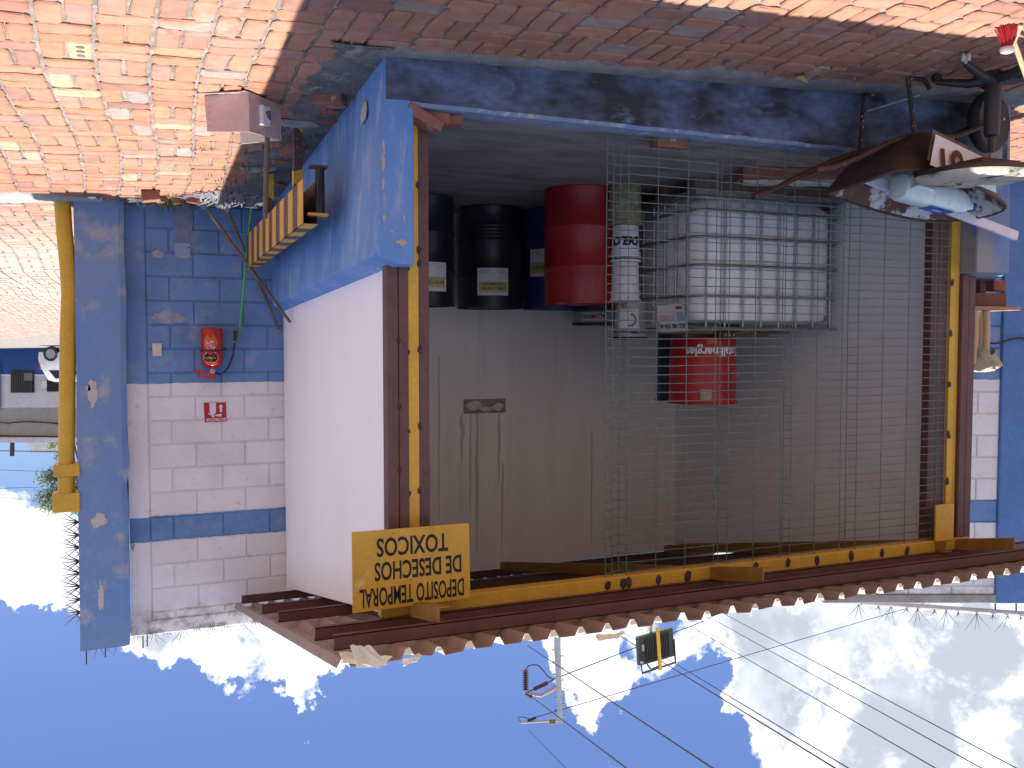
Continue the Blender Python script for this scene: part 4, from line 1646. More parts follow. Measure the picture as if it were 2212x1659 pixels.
drum(1059, 3.20, 'black steel drum labelled PAPEL O CARTON CONTAMINADOS against the back wall', M_black, ['PAPEL O CARTON', 'CONTAMINADOS'], -.08, (.54, .775), extra_ribs=True)
drum(904, 2.85, 'black steel drum labelled BOTES, cut off by the yellow door post', M_black, ['BOTES Y TRAPOS'], -.36, (.54, .77))
drum(1198, 3.12, 'dark blue steel drum labelled ACEITE USADO behind the red drum', M_navy, ['ACEITE USADO'], .34, (.36, .60))
drum(1256, 2.0, 'red steel drum standing beside the caged tank, nothing printed on it', M_red)
gd = drum(1300, 3.1, 'dark grey drum hidden behind the red drum, carrying a flat tub', mat('grey_drum', (.06, .06, .065), rough=.5), h=.885)


def pail(c, r0, r1, h, m, label, name='pail', ring=True, rim=None, n=28):
    t_ = thing(name, label, 'pail', c)
    pr = [(r0 * .96, 0), (r0, .008), (lerp(r0, r1, .7), h * .7)]
    if ring:
        for z in (.76, .84):
            pr += [(lerp(r0, r1, z), h * z - .008), (lerp(r0, r1, z) + .009, h * z - .006), (lerp(r0, r1, z) + .009, h * z + .004), (lerp(r0, r1, z), h * z + .006)]
    pr += [(r1, h - .02), (r1 + .004, h - .015)]
    MB().lathe(pr, c, n).obj('bucket', m, t_, smooth=True)
    MB().lathe([(r1 + .004, h - .018), (r1 + .010, h - .014), (r1 + .010, h), (r1 * .8, h + .002), (.01, h + .002)], c, n).obj('lid', rim or m, t_, smooth=True)
    return t_


FM = 1.62
c = AZ(1350, 400, FL)
c = Vector((c.x, c.y, FL))
mp_ = pail(c, .118, .128, .30, M_moss, 'mossy stained pail on the floor under the stack of white pails')
MB().tube([c + Vector((math.cos(a) * .135, math.sin(a) * .135, .262 - .02 * math.sin(a))) for a in [k * .3 for k in range(22)]], .004, 5).obj('bail', M_rust, mp_)
# two white pails stacked on it
c = Vector((c.x - .012, c.y + .01, FL + .303))
pw = pail(c, .098, .108, .27, M_pailw, 'upper half white pail printed DELO, lower of the white stack')
tm = MB()
text_cyl(tm, 'DELO', c, .1085, camang(c) - .1, .09, .085, 1.0, shear=.25, thick=.004)
tm.obj('lettering', M_ink, pw)
MB().lathe([(.1075, .235), (.1085, .24), (.1085, .252), (.1075, .256)], c, 28, cap=False).obj('band', M_ink, pw)
c2 = c + Vector((0, 0, .275))
pw2 = pail(c2, .10, .108, .285, M_pailw, 'plain scuffed white pail stacked on the printed one')
# pail with torn paper on top of them
c3 = c2 + Vector((-.045, 0, .29))
pt = pail(c3, .115, .125, .285, M_teal, 'teal pail with a torn blue printed label and maroon bands, topmost of the stack', rim=M_maroon)
for z in (.225, .262):
    MB().lathe([(.124, z), (.129, z + .003), (.129, z + .014), (.125, z + .017)], c3, 28, cap=False).obj('band', M_maroon, pt)
a0 = camang(c3)
MB().cpatch(c3, .1225, a0 - .55, a0 + .75, .06, .20, 10).obj('paper_label', M_paper, pt)
tm = MB()
for k in range(9):
    b0, b1 = 1.2 + k * .38, 1.2 + (k + 1) * .38
    tm.poly([c3 + Vector((math.cos(a0 + math.cos(b) * q / .1235) * .1235, math.sin(a0 + math.cos(b) * q / .1235) * .1235, .14 + math.sin(b) * q)) for b, q in ((b0, .05), (b1, .05), (b1, .036), (b0, .036))])
tm.obj('print', mat('ink_teal', (.05, .22, .34), bump=0), pt)
# flat tub lettered ALUMINIO
tc_ = Vector((gd.location.x, 3.08, FL + .889))
tb = thing('flat_tub', 'shallow white tub lettered ALUMINIO on the drum behind the red one', 'tub', tc_)
MB().lathe([(.25, 0), (.262, .012), (.268, .10), (.275, .105), (.275, .128), (.26, .130), (.255, .05), (.01, .05)], tc_, 36).obj('tub', mat('tub_white', (.46, .52, .52), (.30, .33, .33), rough=.6, scale=12), tb, smooth=True)
MB().lathe([(.268, .108), (.279, .110), (.279, .132), (.268, .133)], tc_, 36, cap=False).obj('rim', M_blk, tb)
a0 = camang(tc_)
lb_ = MB().cpatch(tc_, .2715, a0 - .1, a0 + .75, -.0 + .02, .095, 12).obj('label', M_paper, tb)
text_cyl(MB(), 'ALUMINIO', tc_, .2722, a0 + .32, .035, .058, .85, thick=.002).obj('lettering', M_inkr, lb_)

# caged tank (white plastic tank in a tubular cage on a pallet)
TX0, TX1, TY0, TY1 = -3.86, -2.54, 1.15, 2.15
tk = thing('caged_tank', 'white plastic liquid tank in a tubular steel cage on a pallet', 'tank', ((TX0 + TX1) / 2, (TY0 + TY1) / 2, FL))
pz = FL + .12
for y in (TY0 + .02, (TY0 + TY1) / 2 - .05, TY1 - .12):
    MB().box(TX0, TX1, y, y + .1, FL, FL + .09).obj('pallet_bearer', M_wood, tk)
MB().box(TX0, TX1, TY0, TY1, FL + .091, pz).obj('pallet_deck', M_galv, tk)
loops = []
ins_ = .035
for z, e in ((pz + .002, .07), (pz + .06, .01), (pz + .10, 0), (1.16, 0), (1.22, .02), (1.245, .10)):
    X0, X1, Y0, Y1 = TX0 + ins_ + e, TX1 - ins_ - e, TY0 + ins_ + e, TY1 - ins_ - e
    c_ = .13
    lp = []
    for (cx0, cy0, a0) in ((X1 - c_, Y0 + c_, -90), (X1 - c_, Y1 - c_, 0), (X0 + c_, Y1 - c_, 90), (X0 + c_, Y0 + c_, 180)):
        for k in range(6):
            a = R(a0 + k * 18)
            lp.append((cx0 + math.cos(a) * c_, cy0 + math.sin(a) * c_, z))
    loops.append(lp)
# slight vertical flutes between the cage bars
tkm = MB().loft(loops, cap0=True, cap1=True).obj('tank_body', M_plastic, tk, smooth=True)
MB().lathe([(.08, 0), (.085, .02), (.085, .05), (.08, .055)], ((TX0 + TX1) / 2, (TY0 + TY1) / 2, 1.245), 20).obj('cap', mat('cap_green', (.02, .16, .09), rough=.4), tkm)
def ring(z, r=.010):
    c_ = .09
    pts = []
    for (cx0, cy0, a0) in ((TX1 - c_, TY0 + c_, -90), (TX1 - c_, TY1 - c_, 0), (TX0 + c_, TY1 - c_, 90), (TX0 + c_, TY0 + c_, 180)):
        for k in range(5):
            a = R(a0 + k * 22.5)
            pts.append((cx0 + math.cos(a) * c_, cy0 + math.sin(a) * c_, z))
    pts.append(pts[0])
    return MB().tube(pts, r, 6, cap=False)
zs = [pz + .02, .44, .63, .83, 1.05, 1.285]
for z in zs:
    ring(z, .011 if z < 1.28 else .014).obj('cage_ring', M_galv, tk)
for k in range(8):
    x = lerp(TX0 + .10, TX1 - .10, k / 7)
    for y in (TY0 + .011, TY1 - .011):
        MB().tube([(x, y, pz), (x, y, 1.285)], .009, 6).obj('cage_bar', M_galv, tk)
for k in range(6):
    y = lerp(TY0 + .12, TY1 - .12, k / 5)
    for x in (TX0 + .011, TX1 - .011):
        MB().tube([(x, y, pz), (x, y, 1.285)], .009, 6).obj('cage_bar', M_galv, tk)

# planks and odds and ends on the tank
zt_ = 1.300
for k, (px, py, l_, ang, hz) in enumerate(((1500, 716, .50, .05, 0), (1560, 722, .42, -.08, .022), (1600, 716, .40, .12, 0))):
    p = AY(px, py, 1.35 + .12 * k)
    d = Vector((math.cos(ang), math.sin(ang), 0))
    s_ = Vector((-d.y, d.x, 0))
    o_ = MB().obox((p.x, 1.34 + .12 * k, zt_ + .011 + hz), d * l_, s_ * .05, (0, 0, .009)).obj('plank', M_wood, bevel=.002)
    tag(o_, ('grey plank on the caged tank nearest the open front', 'upper grey plank lying across the two others on the caged tank', 'short grey plank on the caged tank nearest the far wall')[k], 'plank')
p = AY(1558, 727, 1.3)
jb = thing('rusty_bracket', 'rusty perforated bracket on the tank under the red keg', 'bracket', (p.x, 1.24, zt_ + .022))
MB().box(p.x - .06, p.x + .06, 1.20, 1.28, zt_ + .0025, zt_ + .05).obj('body', M_rust, jb, bevel=.006)
for k in (-.035, .0, .035):
    MB().lathe([(.007, 0), (.007, .004)], (p.x + k, 1.20, zt_ + .03), 8, axis=(0, -1, 0)).obj('bolt', M_galv, jb)
# red keg and the dark one behind it
kc = AY(1518, 740, 1.52)
KZ = zt_ + .045
kg = thing('red_keg', 'red keg printed with white lettering ending in Energies, standing on the caged tank', 'keg', (kc.x, 1.52, KZ))
KR, KH = .252, .50
def keg(c, r, h, m, t_, ribs=True):
    pr = [(r * .95, 0), (r * .97, .01)]
    if ribs:
        for z in (.46, .52, .58, .66, .72, .78):
            pr += [(r, h * z - .012), (r + .004, h * z), (r, h * z + .012)]
    pr += [(r * 1.0, h - .03), (r * 1.03, h - .012)]
    MB().lathe(pr, c, 40).obj('shell', m, t_, smooth=True)
    MB().lathe([(r * 1.03, h - .014), (r * 1.05, h - .01), (r * 1.05, h), (r * .9, h + .001), (.01, h - .004)], c, 40).obj('lid', m, t_, smooth=True)
kcv = Vector((kc.x, 1.52, KZ))
MB().box(kc.x - .2, kc.x + .2, 1.40, 1.64, zt_ + .021, KZ).obj('packing', M_wood, kg)
keg(kcv, KR, KH, M_redp, kg)
a0 = camang(kcv)
text_cyl(MB(), 'TotalEnergies', kcv, KR + .0025, a0 - .42, .075, .098, .88, thick=.003).obj('lettering', M_wtext, kg)
MB().cpatch(kcv, KR + .008, a0 + .05, a0 + .05 - .32, .385, .47, 6).obj('tan_sticker', mat('tan_sticker', (.42, .36, .26), (.3, .25, .18), scale=30, rough=.9), kg)
MB().cpatch(kcv, KR + .0025, a0 - .42, a0 - .12, .005, .05, 6).obj('orange_tape', mat('orange_tape', (.5, .12, .04), scale=9), kg)
kd = Vector((kc.x - .09, 1.88, zt_ + .003))
k2 = thing('dark_keg', 'dark blue ribbed keg behind the red keg on the caged tank', 'keg', kd)
kn = [r_ for r_ in (KR * .95,)]
keg(kd, KR * .93, KH + .05, mat('dark_keg', (.022, .022, .045), (.03, .03, .06), rough=.4), k2)
# oil carton leaning on the tank's corner
Q4 = [AY(px, py, 1.10) for px, py in ((1426, 717), (1488, 715), (1474, 656), (1417, 660))]
bx = thing('oil_carton', 'white flattened carton printed DELO 400 15W-40 tied to the tank corner', 'carton', Q4[3])
th = Vector((0, .045, 0))
MB().hexa([Q4[2], Q4[3], Q4[3] + th, Q4[2] + th, Q4[1], Q4[0], Q4[0] + th, Q4[1] + th]).obj('card', mat('grey_card', (.36, .35, .36), (.28, .27, .28), rough=.85, scale=9), bx)
xd = (Q4[0] - Q4[1]).normalized()
ud = (Q4[1] - Q4[2]).normalized()
fo = Vector((0, -.0015, 0))
tm = MB()
text_flat(tm, 'DELO 400 15W-40', Q4[1].lerp(Q4[0], .5) - ud * .055 + fo, xd, ud, .045, .60, thick=.002)
tm.obj('lettering', M_ink, bx)
for (u0, u1, v0, v1, m) in ((.05, .32, .38, .68, mat('print_slate', (.16, .19, .25), bump=0)), (.38, .62, .40, .62, mat('print_grey', (.28, .26, .29), bump=0)), (.64, .95, .40, .62, mat('print_rose', (.34, .2, .22), bump=0)), (.06, .3, .80, .92, M_inkr)):
    f4 = lambda u, v: Q4[1].lerp(Q4[0], u).lerp(Q4[2].lerp(Q4[3], u), v) + fo
    MB().poly([f4(u0, v0), f4(u1, v0), f4(u1, v1), f4(u0, v1)]).obj('print', m, bx)
# lime-dusted slab on the floor by the far wall
s0 = AZ(1700, 352, FL)
sl = thing('dusty_slab', 'red clay slab caked with white lime on the shed floor beside the wheelbarrow handle', 'slab', (-2.9, .85, FL))
MB().hexa([(-3.35, .50, FL + .001), (-2.62, .72, FL + .001), (-2.72, .98, FL + .001), (-3.45, .76, FL + .001), (-3.35, .50, FL + .075), (-2.62, .72, FL + .075), (-2.72, .98, FL + .075), (-3.45, .76, FL + .075)]).obj('tile', M_clay, sl, bevel=.006)
mb = MB()
for k in range(7):
    mb.blob((lerp(-3.3, -2.8, k / 6), lerp(.64, .82, k / 6), FL + .078), .11, .09, .022, k, .5, sub=2)
mb.obj('lime_crust', mat('lime', (.55, .53, .50), (.42, .40, .38), rough=.95, scale=20, bump=.6), sl, smooth=True)

# welded mesh panel: green wires, folded four times
MX0, MX1, MY = -1.268, -3.885, .112
xs_v = [1310, 1328, 1345, 1356, 1420, 1484, 1546, 1562, 1575, 1632, 1690, 1702, 1712, 1765, 1820, 1840, 1855, 1908, 1962, 2020, 2034, 2044]
folds = {1328: .02, 1345: .035, 1562: .03, 1702: .03, 1840: .03, 2034: .02}
mp = thing('mesh_panel', 'green welded wire mesh panel closing half of the shed front', 'mesh panel', (MX0, MY, FL))
vx = []
for px in xs_v:
    p = AY(px, 740, MY)
    vx.append((p.x, MY + folds.get(px, 0)))
zb0, zb1 = AY(1310, 292, MY).z, 2.742
rm = random.Random(2)
for i, (x, y) in enumerate(vx):
    j = rm.uniform(-.004, .004)
    MB().tube([(x, y, zb0 - .01 + (.0 if i < 4 else -.02)), (x + j, y + .003, 1.2), (x, y, zb1 if i > 3 else zb1 - .01)], .0027, 5).obj('wire', M_mesh, mp)
nh = 50
for k in range(nh):
    z = lerp(zb0, zb1 - .02, k / (nh - 1))
    sagk = [(x, y - .004, z + .006 * noise.noise(Vector((x * 1.5, z * 2, 5))) + .003 * noise.noise(Vector((x * 9, z * 5, 5)))) for x, y in vx]
    MB().tube(sagk, .0029, 5).obj('wire', M_mesh, mp)
for i in range(0, len(vx), 1):
    if xs_v[i] in (1310, 1345, 1356, 1420, 1484, 1562, 1632, 1702, 1765, 1840, 1908, 1962, 2034):
        weld(vx[i][0], .083, 2.728 + rm.uniform(-.006, .006), .022)

# ------------------------------------------------------------------ loose bricks
def loose(c, l_, w_, h_, yaw, label, m=M_clay, pitch=0.0, roll=0.0, group='loose clay bricks'):
    c = Vector(c)
    mt = Matrix.Rotation(yaw, 3, 'Z') @ Matrix.Rotation(pitch, 3, 'Y') @ Matrix.Rotation(roll, 3, 'X')
    m_ = MB()
    m_.obox(c, mt @ Vector((l_ / 2, 0, 0)), mt @ Vector((0, w_ / 2, 0)), mt @ Vector((0, 0, h_ / 2)))
    rr_ = random.Random(int(c.x * 991 + c.y * 77))
    for q in m_.v:
        q += Vector((rr_.uniform(-.005, .005), rr_.uniform(-.005, .005), rr_.uniform(-.003, .003)))
    o_ = m_.obj('loose_brick', m, bevel=.006)
    tag(o_, label, 'brick', group)


p = AY(912, 258, .06)
loose((p.x + .005, .06, FL + .062), .20, .10, .055, -.12, 'tilted clay brick propped on the kerb at the yellow post', pitch=.42)
p = AZ(942, 245, FL + .04)
loose((p.x - .02, .11, FL + .045), .14, .10, .055, .1, 'clay brick lying on the kerb behind the tilted one')
p = AZ(988, 250, FL + .04)
loose((p.x - .0, .13, FL + .042), .12, .09, .05, .3, 'broken half brick on the kerb, third from the yellow post')
p = AZ(1512, 292, FL + .05)
loose((p.x, .20, FL + .031), .20, .11, .06, .05, 'stained clay brick on the shed floor behind the middle of the kerb')
g = AG(712, 205)
loose((g.x, g.y, g.z + .03), .17, .11, .06, .5, 'clay brick on the paving beside the blue dado corner')
g = AG(668, 318)
loose((max(g.x, .17), g.y, g.z + .03), .18, .10, .06, 1.2, 'dark clay brick by the foot of the blue dado, near the barrier post')
for k, (px, py, lb) in enumerate(((690, 262, 'half buried brick in the dirt midway along the blue dado'), (700, 240, 'sunken brick in the dirt just past the dado corner'), (600, 395, 'sunken brick in the dirt by the mop strings'), (620, 345, 'half buried brick between the two barrier posts'))):
    g = AG(px, py)
    loose((g.x, g.y, g.z - .012), .20, .10, .06, .4 + k * .9, lb, pitch=.06 * (k - 1), group='half buried bricks')
for k, (px, py, s_, lb) in enumerate(((326, 412, .13, 'largest clay brick lump at the foot of the block wall'), (348, 424, .08, 'small clay chunk beside the largest lump at the wall'), (384, 428, .08, 'flat clay chunk between the lumps at the wall foot'), (416, 424, .09, 'square clay chunk nearest the mop strings at the wall'), (360, 436, .07, 'orange clay sliver against the block wall'))):
    g = AG(px, py)
    loose((g.x, min(g.y, 3.70), zg(g.x, min(g.y, 3.70)) + s_ * .3), s_, s_ * .75, s_ * .62, k * 1.3, lb, pitch=.15 * (k % 3 - 1), group='clay lumps at the wall foot')
for k, (px, py, s_, lb, m) in enumerate(((290, 428, .06, 'crumpled cream paper scrap at the foot of the corner column', M_paper), (200, 424, .035, 'small white scrap on the dirt before the corner column', M_paper), (640, 308, .02, 'tiny white chip on the dirt beside the barrier post', M_paper))):
    g = AG(px, py)
    o_ = MB().blob((g.x, min(g.y, 3.6), zg(g.x, min(g.y, 3.6)) + s_ * .25), s_, s_ * .7, s_ * .3, k, .9, sub=2).obj('paper_scrap', m)
    tag(o_, lb, 'scrap')
for k, (px, py, a, b, lb) in enumerate(((635, 262, .17, .07, 'long grey stone set in the dirt by the barrier post foot'), (548, 362, .10, .05, 'pale flat stone in the dirt by the far barrier post'), (580, 360, .06, .04, 'small pale stone beside the far barrier post'))):
    g = AG(px, py)
    o_ = MB().blob((g.x, g.y, g.z + .008), a, b, .026, k + 3, .4, sub=2).obj('flat_stone', M_stone, smooth=True)
    tag(o_, lb, 'stone')
g = AG(1732, 160)
m_ = MB()
d = Vector((-.9, .35, 0)).normalized()
s_ = Vector((-d.y, d.x, 0))
lp = []
for k in range(7):
    t = k / 6
    w_ = .028 * math.sin(math.pi * (.08 + .9 * t))
    p = g + d * (t - .5) * .12 + Vector((0, 0, .006 + .02 * (t - .5) ** 2 * 4))
    lp.append((p - s_ * w_ + Vector((0, 0, .012)), p, p + s_ * w_ + Vector((0, 0, .010))))
for k in range(6):
    a, b = lp[k], lp[k + 1]
    m_.poly([a[0], b[0], b[1], a[1]])
    m_.poly([a[1], b[1], b[2], a[2]])
o_ = m_.obj('fallen_leaf', mat('dry_leaf', (.60, .48, .18), (.3, .22, .08), rough=.7, scale=20), solid=.001)
tag(o_, 'single curled yellow leaf on the shaded paving before the kerb', 'leaf')

# ------------------------------------------------------------------ striped barrier
P1, P2 = AG(642, 266), AG(567, 368)
dv = (P2 - P1)
dv.z = 0
dv.normalize()
sv = Vector((dv.y, -dv.x, 0))
bar = thing('striped_barrier', 'yellow and brown striped steel barrier beam on two posts', 'barrier', P1)
A0 = AX(653, 386, P1.x - .02)
A1 = AX(653, 482, P1.x - .02)
far_ = AX(533, 509, P1.x - .02)
far1 = AX(533, 581, P1.x - .02)
# face of the beam towards the yard (+X side)
xf = P1.x + .055
n0, n1 = AX(653.5, 386, xf), AX(653.5, 484, xf)
f0, f1 = AX(532.5, 508.8, xf), AX(532.5, 580.7, xf)
ns = 16
wid = Vector((-.085, 0, 0))
for k in range(ns):
    t0, t1 = k / ns, (k + 1) / ns
    def sl_(t, top):
        return (n1.lerp(f1, t) if top else n0.lerp(f0, t))
    # stripes lean a little
    ln_ = .0
    p = [sl_(t0, 0), sl_(t1, 0), sl_(t1 + ln_, 1), sl_(t0 + ln_, 1)]
    th_ = Vector((-.004, 0, 0))
    m_ = MB().hexa([p[0], p[1], p[1] + th_, p[0] + th_, p[3], p[2], p[2] + wid, p[3] + wid])
    m_.v[5 if False else 6] = p[2] + wid
    m2 = MB()
    m2.hexa([p[0] + th_, p[0], p[1], p[1] + th_, p[3] + th_, p[3], p[2], p[2] + th_])
    m2.hexa([p[3] + wid - Vector((0, 0, .004)), p[3] - Vector((0, 0, .004)), p[2] - Vector((0, 0, .004)), p[2] + wid - Vector((0, 0, .004)), p[3] + wid, p[3], p[2], p[2] + wid])
    m2.obj('stripe', M_stripy if k % 2 == 0 else M_stripb, bar)
MB().hexa([n0 + wid, n0 + wid * .95, f0 + wid * .95, f0 + wid, n1 + wid, n1 + wid * .95, f1 + wid * .95, f1 + wid]).obj('rear_web', M_stripb, bar)
for (Pk, top, c) in ((P1, n0.lerp(f0, .12).z + .02, 0), (P2, n0.lerp(f0, .72).z + .02, 1)):
    x0_, y0_ = xf - .05, Pk.y
    pst = MB().box(x0_ - .028, x0_ + .022, y0_ - .028, y0_ + .022, zg(x0_, y0_) - .05, top).obj('post', M_stripb, bar, bevel=.004)
    zz = zg(x0_, y0_)
    for (za, zb) in ((zz, zz + .06), (top - .16, top - .03)) if c == 0 else ((zz + .02, zz + .22),):
        MB().hexa([(x0_ - .030, y0_ - .0305, za), (x0_ + .0245, y0_ - .0305, za + .02), (x0_ + .0245, y0_ + .0245, za), (x0_ - .030, y0_ + .0245, za), (x0_ - .030, y0_ - .0305, zb), (x0_ + .0245, y0_ - .0305, zb - .05), (x0_ + .0245, y0_ + .0245, zb - .03), (x0_ - .030, y0_ + .0245, zb)]).obj('yellow_stripe', M_stripy, pst)
hx, hy = n1.x - .10, n1.y + .02
hz0, hz1 = AX(668, 385, hx).z, AX(668, 478, hx).z
MB().lathe([(.027, 0), (.027, hz1 - hz0)], (hx, hy, hz0), 16).obj('hinge_tube', M_blk, bar, smooth=True)
MB().box(hx - .04, hx + .07, hy - .03, hy + .03, hz1, hz1 + .014).obj('hinge_plate', M_stripy, bar)
MB().box(hx - .04, hx + .06, hy - .03, hy + .03, hz0 - .014, hz0).obj('hinge_plate', M_stripb, bar)
MB().lathe([(.01, 0), (.01, .02)], n1.lerp(f1, .22) + wid - Vector((.01, 0, .03)), 6, axis=(-1, 0, 0)).obj('bolt', M_rust, bar)

# ------------------------------------------------------------------ tin dustpan with its handle
dp = thing('dustpan', 'tan sheet metal box dustpan with long wooden handle on the paving', 'dustpan', AG(536, 200))
g0 = AG(537, 196)
zz = g0.z + .012
cA = AG(441, 205)
cB = AG(606, 226)
uA = (cA - g0)
uA.z = 0
uB = (cB - g0)
uB.z = 0
hh = AY(538, 280, g0.y).z - g0.z
def DP(a, b, z): return Vector((g0.x, g0.y, zz)) + uA * a + uB * b + Vector((0, 0, z))
def plate(pts, nm, m=M_dust, sol=.004):
    return MB().poly(pts).obj(nm, m, dp, solid=sol)
plate([DP(0, 0, .0), DP(1, 0, .0), DP(.94, 0, hh * .97), DP(0, 0, hh)], 'front_panel')
plate([DP(0, 0, 0), DP(0, 0, hh), DP(0, 1, hh * .93), DP(0, 1, 0)], 'side_panel')
plate([DP(.0, 1, 0), DP(0, 1, hh * .93), DP(.95, 1, hh * 1.0), DP(1, 1, 0)], 'rear_panel', mat('lit_inside', (.66, .66, .58), (.58, .58, .5), rough=.5))  # pale cream colour paints in the lit inside of the pan
plate([DP(-.02, -.08, -.004), DP(1.06, -.10, -.006), DP(1.02, 1.0, -.004), DP(-.02, 1.0, -.004)], 'base')
plate([DP(.0, -.10, -.004), DP(1.06, -.10, -.004), DP(1.04, -.2, .012), DP(.1, -.16, .008)], 'lip')
for k in range(5):
    MB().lathe([(.004, 0), (.003, .003)], DP(.92 - .01 * k, -.004, hh * (.14 + .17 * k)), 6, axis=-uB).obj('rivet', M_galv, dp)
cl_ = DP(0, .42, hh * .45)
nrm = -uA.normalized()
MB().obox(cl_ + nrm * .012, uB.normalized() * .034, nrm * .012, (0, 0, hh * .26)).obj('handle_clip', M_paper, dp, bevel=.004)
h0 = cl_ + nrm * .03 + Vector((0, 0, -.02))
MB().tube([h0, AX(573, 470, h0.x - .04)], [.0145, .0145], 10).obj('handle', M_wood, dp, smooth=True)

# ------------------------------------------------------------------ mops and green broomstick leaning on the wall
def stick(p, q, r, m, nm, parent):
    return MB().tube([p, p.lerp(q, .5), q], [r, r, r * .95], 10).obj(nm, m, parent, smooth=True)
def strings(c, n, spread, seed, drop, parent, dirn):
    rr_ = random.Random(seed)
    m_ = MB()
    for k in range(n):
        a = dirn + rr_.gauss(0, .75)
        l_ = spread * rr_.uniform(.5, 1.15)
        p = Vector(c) + Vector((rr_.gauss(0, .03), rr_.gauss(0, .02), rr_.uniform(-.01, .02)))
        pts = []
        for j in range(7):
            t = j / 6
            q = p + Vector((math.cos(a), math.sin(a), 0)) * l_ * t + Vector((.03 * noise.noise(Vector((k, t * 4, seed))), .025 * noise.noise(Vector((t * 4, k, seed))), 0))
            gz = zg(q.x, q.y) + .008 + .03 * rr_.random() * (1 - t)
            q.z = max(gz, lerp(p.z, gz, min(1, t * 2.2)))
            q.y = min(q.y, 3.72)
            pts.append(q)
        m_.tube(pts, .0055, 5)
    return m_.obj('strings', M_mop, parent)
wy = WY - .03
for k, (b, t, lb, dirn) in enumerate((((439, 441), (627, 696), 'grey string mop whose wooden handle leans furthest over, beside the barrier', 3.6), ((488, 448), (603, 711), 'grey string mop with the steeper wooden handle, next to the green stick', 5.2))):
    B0 = AY(b[0], b[1], 3.55)
    B0.z = zg(B0.x, B0.y) + .07
    B0 = AY(b[0], b[1], 3.52)
    T0 = AY(t[0], t[1], 3.70)
    if k == 0:
        T0 = AX(t[0], t[1], .03)
        T0 = AY(t[0], t[1], 3.2)
    mo = thing('string_mop', lb, 'mop', (B0.x, B0.y, zg(B0.x, B0.y)), 'mops leaning on the wall')
    stick(B0, T0, .0125, M_wood, 'handle', mo)
    MB().lathe([(.03, -.02), (.034, 0), (.03, .03), (.016, .045)], B0, 10, axis=(T0 - B0)).obj('ferrule', M_mop, mo, smooth=True)
    strings(B0 + Vector((0, 0, .0)), 90, .36, 3 + k, .1, mo, dirn)
B0, T0 = AY(542.6, 449, 3.50), AY(515.7, 732, 3.70)
gs = thing('green_broom', 'bright green broomstick leaning upright against the block wall', 'broom', (B0.x, B0.y, zg(B0.x, B0.y)))
stick(B0, T0, .0105, M_green, 'stick', gs)
MB().obox(B0 - Vector((0, 0, .008)), (.05, 0, 0), (0, .02, 0), (0, 0, .010)).obj('head', M_mop, gs, bevel=.004)
strings(B0 + Vector((0, 0, -.02)), 45, .24, 9, .1, gs, 4.0)

# ------------------------------------------------------------------ fire extinguisher and its sign
ey = WY - .105
eb = AY(457, 709, ey)
et = AY(458.5, 793, ey)
ex = thing('fire_extinguisher', 'red fire extinguisher strapped to the blue block wall', 'fire extinguisher', eb)
er = .089
axv = (et - eb)
hgt = axv.length
MB().lathe([(er * .8, 0), (er * .97, .006), (er, .02), (er, hgt - .05), (er * .95, hgt - .025), (er * .7, hgt - .006), (.03, hgt + .004), (.022, hgt + .03)], eb, 28, axis=axv).obj('cylinder', M_redx, ex, smooth=True)
ca = camang(eb)
s_ = MB()
def lab_poly(pts, rr_, m, nm, parent):
    m_ = MB()
    nn = len(pts)
    cx0 = sum(p[0] for p in pts) / nn
    cz0 = sum(p[1] for p in pts) / nn
    def P_(x, z):
        a = ca + x / er
        return eb + Vector((math.cos(a) * (er + rr_), math.sin(a) * (er + rr_), z)) + axv.normalized().xy.to_3d() * z
    for i in range(nn):
        a, b = pts[i], pts[(i + 1) % nn]
        m_.poly([P_(*a), P_(*b), P_(lerp(b[0], cx0, .5), lerp(b[1], cz0, .5)), P_(lerp(a[0], cx0, .5), lerp(a[1], cz0, .5))])
        m_.poly([P_(lerp(a[0], cx0, .5), lerp(a[1], cz0, .5)), P_(lerp(b[0], cx0, .5), lerp(b[1], cz0, .5)), P_(cx0, cz0)])
    return m_.obj(nm, m, parent)
lx = .012
shield = lambda k, zc, hb, ht: [(lx - .055 * k, zc - hb * .35), (lx - .03 * k, zc - hb), (lx + .03 * k, zc - hb), (lx + .055 * k, zc - hb * .35), (lx + .055 * k, zc + ht * .4), (lx + .03 * k, zc + ht), (lx - .03 * k, zc + ht), (lx - .055 * k, zc + ht * .4)]
l1 = lab_poly(shield(1.15, .125, .078, .06), .0012, M_ink, 'label', ex)
lab_poly(shield(1.04, .125, .071, .055), .0018, mat('label_orange', (.60, .16, .03), scale=9, bump=0), 'print', l1)
lab_poly(shield(.82, .13, .045, .05), .0024, mat('label_red', (.50, .04, .05), (.62, .45, .45), scale=60, lo=.52, hi=.58, bump=0), 'print', l1)
l2 = lab_poly(shield(1.15, .245, .045, .045), .0012, M_pyel, 'label', ex)
lab_poly(shield(1.02, .245, .039, .039), .0018, M_ink, 'print', l2)
lab_poly([(lx - .045, .243), (lx, .235), (lx + .045, .243), (lx + .045, .250), (lx, .258), (lx - .045, .250)], .0024, mat('label_gold', (.55, .36, .06), bump=0), 'print', l2)
z_s = .185
MB().lathe([(er + .004, z_s - .006), (er + .0055, z_s), (er + .004, z_s + .008)], eb, 28, axis=axv, cap=False).obj('strap', M_blk, ex)
MB().obox(eb + axv * .53 + Vector((-.092, -.03, 0)), (.022, 0, 0), (0, .012, 0), (0, 0, .012)).obj('buckle', M_blk, ex)
vt = et + Vector((0, 0, .03))
MB().obox(vt + Vector((0, 0, .03)), (.02, 0, 0), (0, .014, 0), (0, 0, .042)).obj('valve', M_redx, ex, bevel=.004)
